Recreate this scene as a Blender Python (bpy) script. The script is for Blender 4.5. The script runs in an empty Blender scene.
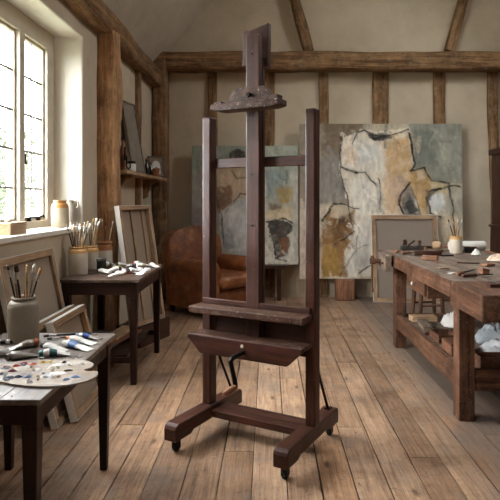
import bpy, bmesh, math, random
import numpy as np
from mathutils import Vector, Matrix, noise as mnoise
R = math.radians
PI = math.pi
random.seed(7)
scene = bpy.context.scene
COL = scene.collection

# ------------------------------------------------------------------ colour / node helpers
def lin(h):
    if isinstance(h, str):
        h = h.lstrip('#'); h = [int(h[i:i+2], 16) / 255 for i in (0, 2, 4)]
    return tuple((c / 12.92 if c <= .04045 else ((c + .055) / 1.055) ** 2.4) for c in h) + (1,)

def new_mat(name):
    m = bpy.data.materials.new(name); m.use_nodes = True
    nt = m.node_tree; nt.nodes.clear()
    out = nt.nodes.new('ShaderNodeOutputMaterial')
    b = nt.nodes.new('ShaderNodeBsdfPrincipled')
    nt.links.new(b.outputs[0], out.inputs[0])
    return m, nt, b

def N(nt, t, **kw):
    n = nt.nodes.new(t)
    for k, v in kw.items():
        if k in n.inputs: n.inputs[k].default_value = v
        else: setattr(n, k, v)
    return n

def ramp(nt, fac, stops):
    r = nt.nodes.new('ShaderNodeValToRGB')
    e = r.color_ramp.elements
    while len(e) < len(stops): e.new(.5)
    for i, (p, c) in enumerate(stops):
        e[i].position = p; e[i].color = c
    nt.links.new(fac, r.inputs[0])
    return r.outputs[0]

def mix(nt, fac, a, b, mode='MIX'):
    m = nt.nodes.new('ShaderNodeMix'); m.data_type = 'RGBA'; m.blend_type = mode
    for s, v in ((0, fac), (6, a), (7, b)):
        if hasattr(v, 'links'): nt.links.new(v, m.inputs[s])
        else: m.inputs[s].default_value = v
    return m.outputs[2]

def coords(nt, scale=(1, 1, 1), rnd=True):
    tc = N(nt, 'ShaderNodeTexCoord')
    v = tc.outputs['Object']
    if rnd:
        oi = N(nt, 'ShaderNodeObjectInfo')
        mu = N(nt, 'ShaderNodeMath', operation='MULTIPLY'); mu.inputs[1].default_value = 37.0
        nt.links.new(oi.outputs['Random'], mu.inputs[0])
        ad = N(nt, 'ShaderNodeVectorMath', operation='ADD')
        nt.links.new(v, ad.inputs[0]); nt.links.new(mu.outputs[0], ad.inputs[1])
        v = ad.outputs[0]
    mp = N(nt, 'ShaderNodeMapping'); mp.inputs['Scale'].default_value = scale
    nt.links.new(v, mp.inputs[0])
    return mp.outputs[0], v

def bump(nt, b, h, strength=.3, dist=.01):
    bp = N(nt, 'ShaderNodeBump'); bp.inputs['Strength'].default_value = strength; bp.inputs['Distance'].default_value = dist
    nt.links.new(h, bp.inputs['Height']); nt.links.new(bp.outputs[0], b.inputs['Normal'])

_wood = {}
def wood(key, c1, c2, axis='z', rough=.5, fine=1.0, spots=None, spot_t=.72, spec=.4, bumpy=.25, wear=None):
    """streaky timber: c1 dark grain, c2 light grain, optional worn patches / specks of another colour"""
    k = key + '_' + axis
    if k in _wood: return _wood[k]
    m, nt, b = new_mat(k)
    s = [26 * fine] * 3; s['xyz'.index(axis)] = 1.6 * fine
    v, raw = coords(nt, s)
    n1 = N(nt, 'ShaderNodeTexNoise', Scale=1.0, Detail=8.0, Roughness=.65, Distortion=.6); nt.links.new(v, n1.inputs['Vector'])
    col = ramp(nt, n1.outputs[0], [(.3, lin(c1)), (.7, lin(c2))])
    n2 = N(nt, 'ShaderNodeTexNoise', Scale=5.0, Detail=4.0, Roughness=.6); nt.links.new(raw, n2.inputs['Vector'])
    dk = ramp(nt, n2.outputs[0], [(.3, (.45, .45, .45, 1)), (.65, (1.1, 1.1, 1.1, 1))])
    col = mix(nt, .8, col, dk, 'MULTIPLY')
    s2 = [120 * fine] * 3; s2['xyz'.index(axis)] = 5 * fine
    mpf = N(nt, 'ShaderNodeMapping'); mpf.inputs['Scale'].default_value = s2; nt.links.new(raw, mpf.inputs[0])
    n5 = N(nt, 'ShaderNodeTexNoise', Scale=1.0, Detail=4.0, Roughness=.7, Distortion=.3); nt.links.new(mpf.outputs[0], n5.inputs['Vector'])
    col = mix(nt, .9, col, ramp(nt, n5.outputs[0], [(.32, (.42, .40, .38, 1)), (.5, (1, 1, 1, 1)), (.72, (1.22, 1.2, 1.18, 1))]), 'MULTIPLY')
    if wear:
        n4 = N(nt, 'ShaderNodeTexNoise', Scale=9.0, Detail=8.0, Roughness=.75); nt.links.new(raw, n4.inputs['Vector'])
        f = ramp(nt, n4.outputs[0], [(.5, (0, 0, 0, 1)), (.72, (.75, .75, .75, 1))])
        col = mix(nt, f, col, lin(wear))
    if spots:
        n3 = N(nt, 'ShaderNodeTexNoise', Scale=70.0, Detail=3.0, Roughness=.6); nt.links.new(raw, n3.inputs['Vector'])
        f = ramp(nt, n3.outputs[0], [(spot_t, (0, 0, 0, 1)), (spot_t + .03, (.8, .8, .8, 1))])
        col = mix(nt, f, col, lin(spots))
    nt.links.new(col, b.inputs['Base Color'])
    rr = ramp(nt, n2.outputs[0], [(.3, (rough - .1,) * 3 + (1,)), (.7, (rough + .15,) * 3 + (1,))])
    nt.links.new(rr, b.inputs['Roughness'])
    b.inputs['Specular IOR Level'].default_value = spec
    bump(nt, b, n1.outputs[0], bumpy, .006)
    _wood[k] = m
    return m

_plain = {}
def plain(key, c, rough=.6, metal=0.0, vary=.15, scale=25.0, bumpy=.1, spec=.4, c2=None):
    if key in _plain: return _plain[key]
    m, nt, b = new_mat(key)
    v, raw = coords(nt)
    n = N(nt, 'ShaderNodeTexNoise', Scale=scale, Detail=6.0, Roughness=.6); nt.links.new(raw, n.inputs['Vector'])
    c0 = lin(c); ca = tuple(x * (1 - vary) for x in c0[:3]) + (1,); cb = lin(c2) if c2 else tuple(min(1, x * (1 + vary)) for x in c0[:3]) + (1,)
    nt.links.new(ramp(nt, n.outputs[0], [(.35, ca), (.65, cb)]), b.inputs['Base Color'])
    b.inputs['Roughness'].default_value = rough; b.inputs['Metallic'].default_value = metal
    b.inputs['Specular IOR Level'].default_value = spec
    if bumpy: bump(nt, b, n.outputs[0], bumpy, .004)
    _plain[key] = m
    return m

# ------------------------------------------------------------------ mesh helpers
def obj(name, bm, mat, parent=None, bevel=0.0, smooth=None, seg=2, loc=None, rot=None):
    bmesh.ops.recalc_face_normals(bm, faces=bm.faces[:])
    me = bpy.data.meshes.new(name); bm.to_mesh(me); bm.free()
    o = bpy.data.objects.new(name, me); COL.objects.link(o)
    if isinstance(mat, (list, tuple)):
        for x in mat: me.materials.append(x)
    elif mat: me.materials.append(mat)
    if smooth is not None:
        for p in me.polygons: p.use_smooth = True
        me.set_sharp_from_angle(angle=R(smooth))
    if bevel:
        md = o.modifiers.new('bevel', 'BEVEL'); md.width = bevel; md.segments = seg; md.limit_method = 'ANGLE'; md.angle_limit = R(35)
        md.harden_normals = False
    if parent: o.parent = parent
    if loc: o.location = loc
    if rot: o.rotation_euler = rot
    return o

def tag(o, label=None, cat=None, group=None, kind=None):
    if label: o['label'] = label
    if cat: o['category'] = cat
    if group: o['group'] = group
    if kind: o['kind'] = kind
    return o

def thing(name, label, cat, loc=(0, 0, 0), rot=0, group=None):
    o = bpy.data.objects.new(name, None); COL.objects.link(o)
    o.empty_display_size = .05
    o.location = loc
    o.rotation_euler = rot if isinstance(rot, (tuple, list)) else (0, 0, rot)
    return tag(o, label, cat, group)

def struct(o): return tag(o, kind='structure')

def BM(): return bmesh.new()

def box(bm, x0, x1, y0, y1, z0, z1, M=None):
    vs = [bm.verts.new((x, y, z)) for x in (x0, x1) for y in (y0, y1) for z in (z0, z1)]
    for f in ((0, 1, 3, 2), (4, 6, 7, 5), (0, 4, 5, 1), (2, 3, 7, 6), (0, 2, 6, 4), (1, 5, 7, 3)):
        bm.faces.new([vs[i] for i in f])
    if M is not None: bmesh.ops.transform(bm, matrix=M, verts=vs)
    return vs

def taper(bm, cx, cy, z0, z1, a0, a1):
    """square leg, half width a0 at z0, a1 at z1"""
    vs = [bm.verts.new((cx + sx * a, cy + sy * a, z)) for z, a in ((z0, a0), (z1, a1)) for sx, sy in ((-1, -1), (1, -1), (1, 1), (-1, 1))]
    bm.faces.new(vs[0:4][::-1]); bm.faces.new(vs[4:8])
    for i in range(4): bm.faces.new((vs[i], vs[(i + 1) % 4], vs[4 + (i + 1) % 4], vs[4 + i]))
    return vs

def prism(bm, pts, a, b, axis='y', M=None):
    """extrude a 2-D outline between a and b along axis (outline uses the other two axes in order)"""
    def P(p, t):
        return {'x': (t, p[0], p[1]), 'y': (p[0], t, p[1]), 'z': (p[0], p[1], t)}[axis]
    A = [bm.verts.new(P(p, a)) for p in pts]; B_ = [bm.verts.new(P(p, b)) for p in pts]
    bm.faces.new(A); bm.faces.new(B_[::-1])
    n = len(pts)
    for i in range(n): bm.faces.new((A[i], B_[i], B_[(i + 1) % n], A[(i + 1) % n]))
    if M is not None: bmesh.ops.transform(bm, matrix=M, verts=A + B_)
    return A + B_

def lathe(bm, prof, seg=28, M=None, cap0=False, cap1=False):
    rings = []
    allv = []
    for r, z in prof:
        if r < 1e-5:
            v = bm.verts.new((0, 0, z)); rings.append([v]); allv.append(v)
        else:
            rg = [bm.verts.new((r * math.cos(2 * PI * i / seg), r * math.sin(2 * PI * i / seg), z)) for i in range(seg)]
            rings.append(rg); allv += rg
    for a, b in zip(rings, rings[1:]):
        for i in range(seg):
            j = (i + 1) % seg
            if len(a) == 1 and len(b) == 1: continue
            if len(a) == 1: bm.faces.new((a[0], b[i], b[j]))
            elif len(b) == 1: bm.faces.new((a[i], a[j], b[0]))
            else: bm.faces.new((a[i], a[j], b[j], b[i]))
    if cap0 and len(rings[0]) > 1: bm.faces.new(rings[0])
    if cap1 and len(rings[-1]) > 1: bm.faces.new(rings[-1])
    if M is not None: bmesh.ops.transform(bm, matrix=M, verts=allv)
    return allv

def align(p0, p1):
    """matrix taking local z (from origin) onto p0->p1"""
    d = Vector(p1) - Vector(p0)
    return Matrix.Translation(Vector(p0)) @ d.to_track_quat('Z', 'Y').to_matrix().to_4x4()

def rod(bm, p0, p1, r0, r1=None, seg=12):
    L = (Vector(p1) - Vector(p0)).length
    return lathe(bm, [(0, 0), (r0, 0), (r0 if r1 is None else r1, L), (0, L)], seg, align(p0, p1))

def tube(bm, pts, r, seg=8):
    for a, b in zip(pts, pts[1:]): rod(bm, a, b, r, r, seg)
    for p in pts[1:-1]: bmesh.ops.create_uvsphere(bm, u_segments=seg, v_segments=6, radius=r, matrix=Matrix.Translation(p))

def timber(bm, L, w, d, seed, n=16, rough=.012, bend=0.0, bend2=0.0, round_=.16):
    """hand-hewn baulk along local z, w along x, d along y"""
    rings = []
    cr = round_ * min(w, d)
    sec = []
    for sx, sy in ((1, 1), (-1, 1), (-1, -1), (1, -1)):
        cx, cy = sx * (w / 2 - cr), sy * (d / 2 - cr)
        a0 = math.atan2(sy, sx)
        for k in (-1, 0, 1):
            sec.append((cx + cr * 1.2 * math.cos(a0 + k * .6), cy + cr * 1.2 * math.sin(a0 + k * .6)))
    mids = []
    for i in range(len(sec)):
        a, b = sec[i], sec[(i + 1) % len(sec)]
        mids.append(a)
        if math.hypot(a[0] - b[0], a[1] - b[1]) > .05: mids.append(((a[0] + b[0]) / 2, (a[1] + b[1]) / 2))
    for i in range(n + 1):
        t = i / n; z = L * t
        ox = bend * math.sin(PI * t) + bend2 * math.sin(2 * PI * t)
        rg = []
        for k, (x, y) in enumerate(mids):
            q = mnoise.noise_vector(Vector((x * 7 + seed * 3.1, y * 7, z * 2.2)))
            rg.append(bm.verts.new((x + ox + q.x * rough, y + q.y * rough, z)))
        rings.append(rg)
    m = len(mids)
    for a, b in zip(rings, rings[1:]):
        for i in range(m): bm.faces.new((a[i], a[(i + 1) % m], b[(i + 1) % m], b[i]))
    bm.faces.new(rings[0][::-1]); bm.faces.new(rings[-1])

def soft_box(bm, x0, x1, y0, y1, z0, z1, r=.05, seg=4, M=None):
    b2 = BM(); box(b2, x0, x1, y0, y1, z0, z1)
    bmesh.ops.bevel(b2, geom=b2.edges[:], offset=r, segments=seg, affect='EDGES', profile=.5)
    if M is not None: bmesh.ops.transform(b2, matrix=M, verts=b2.verts[:])
    me = bpy.data.meshes.new('t'); b2.to_mesh(me); b2.free(); bm.from_mesh(me); bpy.data.meshes.remove(me)

# ------------------------------------------------------------------ camera  (VP at 268,200; focal 550 px of 500)
F, VX, VY, H = 550.0, 268.0, 200.0, 1.45
cam = bpy.data.cameras.new('camera'); cam.sensor_width = 36; cam.lens = 36 * F / 500
cam.shift_x = -(VX - 250) / 500; cam.shift_y = -(250 - VY) / 500
cam.clip_start = .05; cam.clip_end = 300
co = bpy.data.objects.new('camera', cam); COL.objects.link(co)
co.location = (0, 0, H); co.rotation_euler = (R(90), 0, 0)
scene.camera = co
def onz(px, py, z):            # floor-plan point of a sight line at height z
    Y = (H - z) * F / (py - VY); return ((px - VX) * Y / F, Y, z)
def aty(px, py, Y): return ((px - VX) * Y / F, Y, H + (VY - py) * Y / F)

# ------------------------------------------------------------------ materials
def plaster(name, c, c2):
    m, nt, b = new_mat(name)
    v, raw = coords(nt, rnd=False)
    n1 = N(nt, 'ShaderNodeTexNoise', Scale=1.3, Detail=8.0, Roughness=.62); nt.links.new(raw, n1.inputs['Vector'])
    n2 = N(nt, 'ShaderNodeTexNoise', Scale=22.0, Detail=7.0, Roughness=.6); nt.links.new(raw, n2.inputs['Vector'])
    col = ramp(nt, n1.outputs[0], [(.32, lin(c2)), (.6, lin(c))])
    nt.links.new(col, b.inputs['Base Color']); b.inputs['Roughness'].default_value = .9
    b.inputs['Specular IOR Level'].default_value = .15
    n3 = N(nt, 'ShaderNodeTexNoise', Scale=3.0, Detail=3.0); nt.links.new(raw, n3.inputs['Vector'])
    ad = N(nt, 'ShaderNodeMath', operation='MULTIPLY_ADD'); ad.inputs[1].default_value = .25
    nt.links.new(n2.outputs[0], ad.inputs[0]); nt.links.new(n3.outputs[0], ad.inputs[2])
    bump(nt, b, ad.outputs[0], .45, .03)
    return m
M_plaster = plaster('lime_plaster', '#cbbda6', '#b5a790')
M_dim_wall = wood('dim_unseen_wall', '#4a3a2e', '#857162', 'z', rough=.8, fine=.5)  # for the unseen walls, darkened to cut bounced light
M_ceil = plaster('ceiling_plaster', '#c4b8a6', '#b0a492')

M_oak = lambda ax: wood('old_oak', '#4d341f', '#a98560', ax, rough=.8, fine=.8, bumpy=.8, spec=.15, wear='#a08a70')
M_post = wood('daylit_post_oak', '#7d5436', '#dcb084', 'z', rough=.8, fine=.8, bumpy=.9, spec=.15, wear='#cba47d')  # lighter copy of the oak, daylight on the post painted in
M_easel = lambda ax: wood('easel_wood', '#220f09', '#5c3221', ax, rough=.42, spots='#8d7a6c', spot_t=.70, bumpy=.2, spec=.4)
M_eworn = lambda ax: wood('easel_worn_wood', '#26130c', '#5a3826', ax, rough=.5, spots='#b5a897', spot_t=.66, bumpy=.35, wear='#806b5a', spec=.3)
M_table = lambda ax: wood('table_wood', '#160a06', '#3a1e14', ax, rough=.42, bumpy=.15, spec=.3)
M_ttop = lambda ax: wood('table_top_wood', '#4b3f38', '#83776d', ax, rough=.34, spots='#c2bcb4', spot_t=.68, bumpy=.2, wear='#a39c95', spec=.6)
M_bench = lambda ax: wood('bench_wood', '#2c1912', '#7f5840', ax, rough=.6, spots='#b59d88', spot_t=.68, bumpy=.5, spec=.25, wear='#836653')
M_btop = lambda ax: wood('bench_top_wood', '#46372d', '#94806e', ax, rough=.55, spots='#c0b3a5', spot_t=.65, bumpy=.5, wear='#9f9184')
M_pine = lambda ax: wood('pine', '#a98864', '#d3b28d', ax, rough=.6, bumpy=.1)
M_bar = lambda ax: wood('stretcher_pine', '#957557', '#bb9c7b', ax, rough=.65, bumpy=.1)
M_block = lambda ax: wood('block_wood', '#704a33', '#a9785a', ax, rough=.6, bumpy=.2)
M_dark = lambda ax: wood('cupboard_wood', '#26150e', '#57321f', ax, rough=.45, bumpy=.2)
M_iron = plain('black_iron', '#25211e', .45, .8, .3)
M_steel = plain('grey_steel', '#6d6a66', .4, .9, .3)
M_rubber = plain('caster_black', '#1c1a19', .5, 0, .2)
M_brass = plain('dull_brass', '#8f7a4e', .4, .9, .2)
M_linen = plain('linen', '#9a8a78', .9, 0, .08, 180, .3, .1)
M_gesso = plain('gesso_white', '#e6e2da', .8, 0, .05, 60, .1, .2)
M_frame = plain('window_paint', '#bfb5a2', .5, 0, .05, 15, .1)
M_lead = plain('lead_bar', '#8a8884', .6, .4, .2)
M_sill = plain('sill_paint', '#e4ded2', .6, 0, .06, 12, .15)
M_leather = None
def leather():
    m, nt, b = new_mat('brown_leather')
    v, raw = coords(nt, rnd=False)
    n1 = N(nt, 'ShaderNodeTexNoise', Scale=7.0, Detail=6.0, Roughness=.65); nt.links.new(raw, n1.inputs['Vector'])
    n2 = N(nt, 'ShaderNodeTexVoronoi', Scale=160.0); nt.links.new(raw, n2.inputs['Vector'])
    nt.links.new(ramp(nt, n1.outputs[0], [(.3, lin('#4a2612')), (.55, lin('#824c29')), (.75, lin('#ad7b4e'))]), b.inputs['Base Color'])
    b.inputs['Roughness'].default_value = .38; b.inputs['Specular IOR Level'].default_value = .5
    ad = N(nt, 'ShaderNodeMath', operation='MULTIPLY_ADD'); ad.inputs[1].default_value = .12
    nt.links.new(n2.outputs[0], ad.inputs[0]); nt.links.new(n1.outputs[0], ad.inputs[2])
    bump(nt, b, ad.outputs[0], .45, .03)
    return m
M_leather = leather()
M_stone = plain('stoneware', '#c9bfae', .45, 0, .07, 14, .05)
M_stoneg = plain('grey_stoneware', '#9a907f', .5, 0, .1, 10, .06)
M_mustard = plain('mustard_glaze', '#bd935a', .3, 0, .2, 14, .04, .6)
M_brown_gl = plain('brown_glaze', '#8d5a33', .28, 0, .2, 12, .04, .6)
M_cream = plain('cream_stoneware', '#cfc4b0', .4, 0, .05, 14, .05)
M_tin = plain('tin_black', '#2c2a29', .4, .3, .2)
M_white = plain('tube_white', '#dedbd4', .4, 0, .06, 40, .2)
M_alu = plain('tube_metal', '#a9a59e', .38, .75, .15, 60, .5)
M_cloth = plain('white_cloth', '#cfcbc4', .85, 0, .08, 20, .3, .1)
M_paper = plain('paper', '#d9d5cb', .8, 0, .04, 20, .05, .2)
M_garden = plain('grass_green', '#77796a', .9, 0, .3, 4, .3, .1)
M_leaf = plain('leaf_green', '#565e4c', .8, 0, .35, 3, 0, .2)
def pcol(h): return plain('pigment_' + h.lstrip('#'), h, .4, 0, .12, 50, .15)

# glass: thin pane, mostly clear with a fresnel reflection
M_glass = bpy.data.materials.new('window_glass'); M_glass.use_nodes = True
nt = M_glass.node_tree; nt.nodes.clear()
o_ = nt.nodes.new('ShaderNodeOutputMaterial'); mx = nt.nodes.new('ShaderNodeMixShader')
tr = nt.nodes.new('ShaderNodeBsdfTransparent'); gl = nt.nodes.new('ShaderNodeBsdfGlossy'); lw = nt.nodes.new('ShaderNodeLayerWeight'); lw.inputs[0].default_value = .5
fr = nt.nodes.new('ShaderNodeMath'); fr.operation = 'POWER'; fr.inputs[1].default_value = 4.5; fr.use_clamp = True
nt.links.new(lw.outputs['Facing'], fr.inputs[0])
gl.inputs['Roughness'].default_value = .03; tr.inputs[0].default_value = (.98, .98, .98, 1)
nt.links.new(fr.outputs[0], mx.inputs[0]); nt.links.new(tr.outputs[0], mx.inputs[1]); nt.links.new(gl.outputs[0], mx.inputs[2]); nt.links.new(mx.outputs[0], o_.inputs[0])

# ------------------------------------------------------------------ ROOM
XL, XR, YB, YF = -1.70, 5.03, 8.25, -3.2
RX = (XL + XR) / 2                      # ridge
ZP = 3.43; SL = 1.16                    # wall-plate height and roof slope
ZR = ZP + SL * (RX - XL)

# floor: individual boards in one mesh, each with a random tint
def floor():
    bm = BM(); rl = bm.loops.layers.color.new('rnd')
    x = XL - .5; rs = random.Random(3)
    cuts = {}
    while x < XR + .2:
        w = rs.choice([.165, .172, .172, .18, .19])
        y = YF - .2 + rs.uniform(-2, 0)
        while y < YB + .3:
            L = rs.uniform(3.2, 5.2); y1 = min(y + L, YB + .3)
            c = (rs.random(), rs.random(), rs.random(), 1)
            nb = len(bm.faces)
            dz = rs.uniform(-.0015, 0)
            g_ = rs.choice([.0025, .0035, .0045, .006]); vs = box(bm, x + g_, x + w - .0025, y + .002, y1 - .002, -.022, dz)
            bm.faces.ensure_lookup_table()
            for f in bm.faces[nb:]:
                for l in f.loops: l[rl] = c
            y += L
        x += w
    nb = len(bm.faces)
    box(bm, XL - .5, XR + .3, YF - .3, YB + .35, -.12, -.021)
    bm.faces.ensure_lookup_table()
    for f in bm.faces[nb:]:
        f.material_index = 1
        for l in f.loops: l[rl] = (.5, .5, .5, 1)
    m, nt, b = new_mat('old_floorboards')
    at = N(nt, 'ShaderNodeAttribute', attribute_name='rnd')
    tc = N(nt, 'ShaderNodeTexCoord')
    sc = N(nt, 'ShaderNodeVectorMath', operation='MULTIPLY_ADD'); sc.inputs[1].default_value = (19, 31, 13)
    nt.links.new(at.outputs['Vector'], sc.inputs[0]); nt.links.new(tc.outputs['Object'], sc.inputs[2])
    mp = N(nt, 'ShaderNodeMapping'); mp.inputs['Scale'].default_value = (30, 1.5, 30); nt.links.new(sc.outputs[0], mp.inputs[0])
    g = N(nt, 'ShaderNodeTexNoise', Scale=1.0, Detail=9.0, Roughness=.62, Distortion=1.1); nt.links.new(mp.outputs[0], g.inputs['Vector'])
    col = ramp(nt, g.outputs[0], [(.25, lin('#7d6655')), (.48, lin('#c2a68e')), (.72, lin('#dcc3a9'))])
    # per-board tint
    sp = N(nt, 'ShaderNodeSeparateColor'); nt.links.new(at.outputs['Color'], sp.inputs[0])
    tint = ramp(nt, sp.outputs[0], [(0, lin('#c9b9a8')), (.5, lin('#f2e6d8')), (1, lin('#e8cfb4'))])
    col = mix(nt, 1.0, col, tint, 'MULTIPLY')
    # knots
    mp2 = N(nt, 'ShaderNodeMapping'); mp2.inputs['Scale'].default_value = (6.5, 2.4, 1); nt.links.new(sc.outputs[0], mp2.inputs[0])
    vo = N(nt, 'ShaderNodeTexVoronoi', Scale=1.0); nt.links.new(mp2.outputs[0], vo.inputs['Vector'])
    kf = ramp(nt, vo.outputs['Distance'], [(.05, (.85, .85, .85, 1)), (.13, (0, 0, 0, 1))])
    col = mix(nt, kf, col, lin('#4a2e1c'))
    # scuffs and old grime
    nz = N(nt, 'ShaderNodeTexNoise', Scale=1.6, Detail=8.0, Roughness=.68); nt.links.new(tc.outputs['Object'], nz.inputs['Vector'])
    gr = ramp(nt, nz.outputs[0], [(.34, (.38, .36, .35, 1)), (.56, (1, 1, 1, 1))])
    col = mix(nt, .85, col, gr, 'MULTIPLY')
    nz2 = N(nt, 'ShaderNodeTexNoise', Scale=9.0, Detail=6.0, Roughness=.7); nt.links.new(mp2.outputs[0], nz2.inputs['Vector'])
    sf = ramp(nt, nz2.outputs[0], [(.60, (0, 0, 0, 1)), (.74, (.6, .6, .6, 1))])
    col = mix(nt, sf, col, lin('#4b3626'))
    mp3 = N(nt, 'ShaderNodeMapping'); mp3.inputs['Scale'].default_value = (150, 6, 60); nt.links.new(sc.outputs[0], mp3.inputs[0])
    nf = N(nt, 'ShaderNodeTexNoise', Scale=1.0, Detail=5.0, Roughness=.7, Distortion=.8); nt.links.new(mp3.outputs[0], nf.inputs['Vector'])
    col = mix(nt, .9, col, ramp(nt, nf.outputs[0], [(.3, (.45, .42, .4, 1)), (.48, (1, 1, 1, 1)), (.75, (1.15, 1.15, 1.15, 1))]), 'MULTIPLY')
    ns = N(nt, 'ShaderNodeTexNoise', Scale=14.0, Detail=7.0, Roughness=.75, Distortion=2.5); nt.links.new(tc.outputs['Object'], ns.inputs['Vector'])
    col = mix(nt, ramp(nt, ns.outputs[0], [(.57, (0, 0, 0, 1)), (.66, (.7, .7, .7, 1))]), col, lin('#4a392c'))
    ng = N(nt, 'ShaderNodeTexNoise', Scale=4.5, Detail=6.0, Roughness=.65); nt.links.new(sc.outputs[0], ng.inputs['Vector'])
    col = mix(nt, ramp(nt, ng.outputs[0], [(.5, (0, 0, 0, 1)), (.68, (.55, .55, .55, 1))]), col, lin('#86796e'))
    # grey dust trodden round the workbench (worn edge, ragged)
    sx = N(nt, 'ShaderNodeSeparateXYZ'); nt.links.new(tc.outputs['Object'], sx.inputs[0])
    ma = N(nt, 'ShaderNodeMath', operation='MULTIPLY_ADD'); ma.inputs[1].default_value = 1.1
    nt.links.new(nz.outputs[0], ma.inputs[0]); nt.links.new(sx.outputs[0], ma.inputs[2])
    df = ramp(nt, ma.outputs[0], [(0, (0, 0, 0, 1)), (1, (1, 1, 1, 1))])
    mr = N(nt, 'ShaderNodeMapRange'); mr.inputs[1].default_value = 1.6; mr.inputs[2].default_value = 1.85; mr.inputs[4].default_value = .72
    nt.links.new(ma.outputs[0], mr.inputs[0])
    col = mix(nt, mr.outputs[0], col, lin('#6a6058'))
    nt.links.new(col, b.inputs['Base Color'])
    rr = ramp(nt, nz.outputs[0], [(.3, (.62, .62, .62, 1)), (.7, (.42, .42, .42, 1))]); nt.links.new(rr, b.inputs['Roughness'])
    b.inputs['Specular IOR Level'].default_value = .35
    bump(nt, b, g.outputs[0], .25, .004)
    o = obj('floor', bm, [m, plain('under_floor', '#14100c', .9, 0, .2)])
    return struct(o)
floor()

# window openings in the left wall: (y0, y1, z0, z1)
WIN = [(2.56, 5.06, 1.20, 2.945), (-1.0, .6, 1.20, 2.945)]
XO = -2.07
def wall_left():
    bm = BM()
    ys = sorted({YF - .2, YB + .2} | {w[0] for w in WIN} | {w[1] for w in WIN})
    zs = [-.05, 1.20, 2.945, ZP + .1]
    def hole(i, j):
        ym = (ys[i] + ys[i + 1]) / 2; zm = (zs[j] + zs[j + 1]) / 2
        return any(w[0] < ym < w[1] and w[2] < zm < w[3] for w in WIN)
    V = {}
    def v(i, j, s):
        k = (i, j, s)
        if k not in V:
            y = ys[i]
            if s == 1 and j in (1, 2):                  # splay: the opening is a little narrower outside
                for w in WIN:
                    if abs(y - w[0]) < 1e-6: y += .05
                    elif abs(y - w[1]) < 1e-6: y -= .05
            V[k] = bm.verts.new((XL if s == 0 else XO, y, zs[j]))
        return V[k]
    nI, nJ = len(ys) - 1, len(zs) - 1
    for i in range(nI):
        for j in range(nJ):
            if hole(i, j): continue
            for s in (0, 1): bm.faces.new((v(i, j, s), v(i + 1, j, s), v(i + 1, j + 1, s), v(i, j + 1, s)))
            for (a, b, di, dj) in (((i, j), (i + 1, j), 0, -1), ((i, j + 1), (i + 1, j + 1), 0, 1), ((i, j), (i, j + 1), -1, 0), ((i + 1, j), (i + 1, j + 1), 1, 0)):
                ii, jj = i + di, j + dj
                if not (0 <= ii < nI and 0 <= jj < nJ) or hole(ii, jj):
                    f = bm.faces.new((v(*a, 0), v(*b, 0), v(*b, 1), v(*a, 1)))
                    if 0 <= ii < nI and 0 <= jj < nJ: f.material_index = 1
    o = obj('wall_left', bm, [M_plaster, plaster('daylit_reveal', '#e9e4d8', '#dcd5c6')], bevel=.022, seg=4, smooth=50)  # reveal faces made paler: window light put into their colour
    struct(o)
wall_left()

def gable(name, y0, y1, m=None):
    bm = BM()
    prism(bm, [(XL - .4, -.05), (XR + .4, -.05), (XR + .4, ZP - .3), (XR, ZP), (RX, ZR), (XL, ZP), (XL - .4, ZP - .3)], y0, y1, 'y')
    return struct(obj(name, bm, m or M_plaster))
gable('wall_back', YB, YB + .25)
gable('wall_front', YF - .25, YF, M_dim_wall)
bm = BM(); box(bm, XR, XR + .3, YF - .2, YB + .2, -.05, ZP + .1); struct(obj('wall_right', bm, M_dim_wall))

# ceiling: two boarded and limewashed roof slopes, unseen rooflights added for fill in both
ROOF = [(.8, 1.7), (3.6, 4.7)]           # y spans, left slope
ROOFR = [(5.0, 5.95)]          # right slope, added to light the back-left
RA, RB = 9, 17                            # boards cut through (of 34)
NBD = 34
def rz(X): return ZP + SL * (X - XL)
def ceiling():
    bm = BM()
    t = .08
    for xa, xb in ((XL, RX), (XR, RX)):
        sgn = 1 if xb > xa else -1
        for k in range(NBD):
            a = k / NBD; b = (k + 1) / NBD
            X0, X1 = xa + (xb - xa) * a, xa + (xb - xa) * b
            if k == 0: X0 = xa - sgn * .45
            def z(X): return ZP + SL * abs(X - xa) * (1 if (X - xa) * sgn >= 0 else -1)
            g = .0012 * sgn
            spans = [(YF - .25, YB + .25)]
            if RA <= k < RB:
                ys = [YF - .25] + [v for p in (ROOF if sgn > 0 else ROOFR) for v in p] + [YB + .25]
                spans = [(ys[i], ys[i + 1]) for i in range(0, len(ys), 2)]
            for (ya, yb) in spans:
                prism(bm, [(X0 + g, z(X0 + g)), (X1 - g, z(X1 - g)), (X1 - g, z(X1) + t), (X0 + g, z(X0) + t)], ya, yb, 'y')
                prism(bm, [(X0, z(X0) + t * .9), (X1, z(X1) + t * .9), (X1, z(X1) + .25), (X0, z(X0) + .25)], ya, yb, 'y')
    struct(obj('ceiling', bm, M_ceil))
ceiling()
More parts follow.
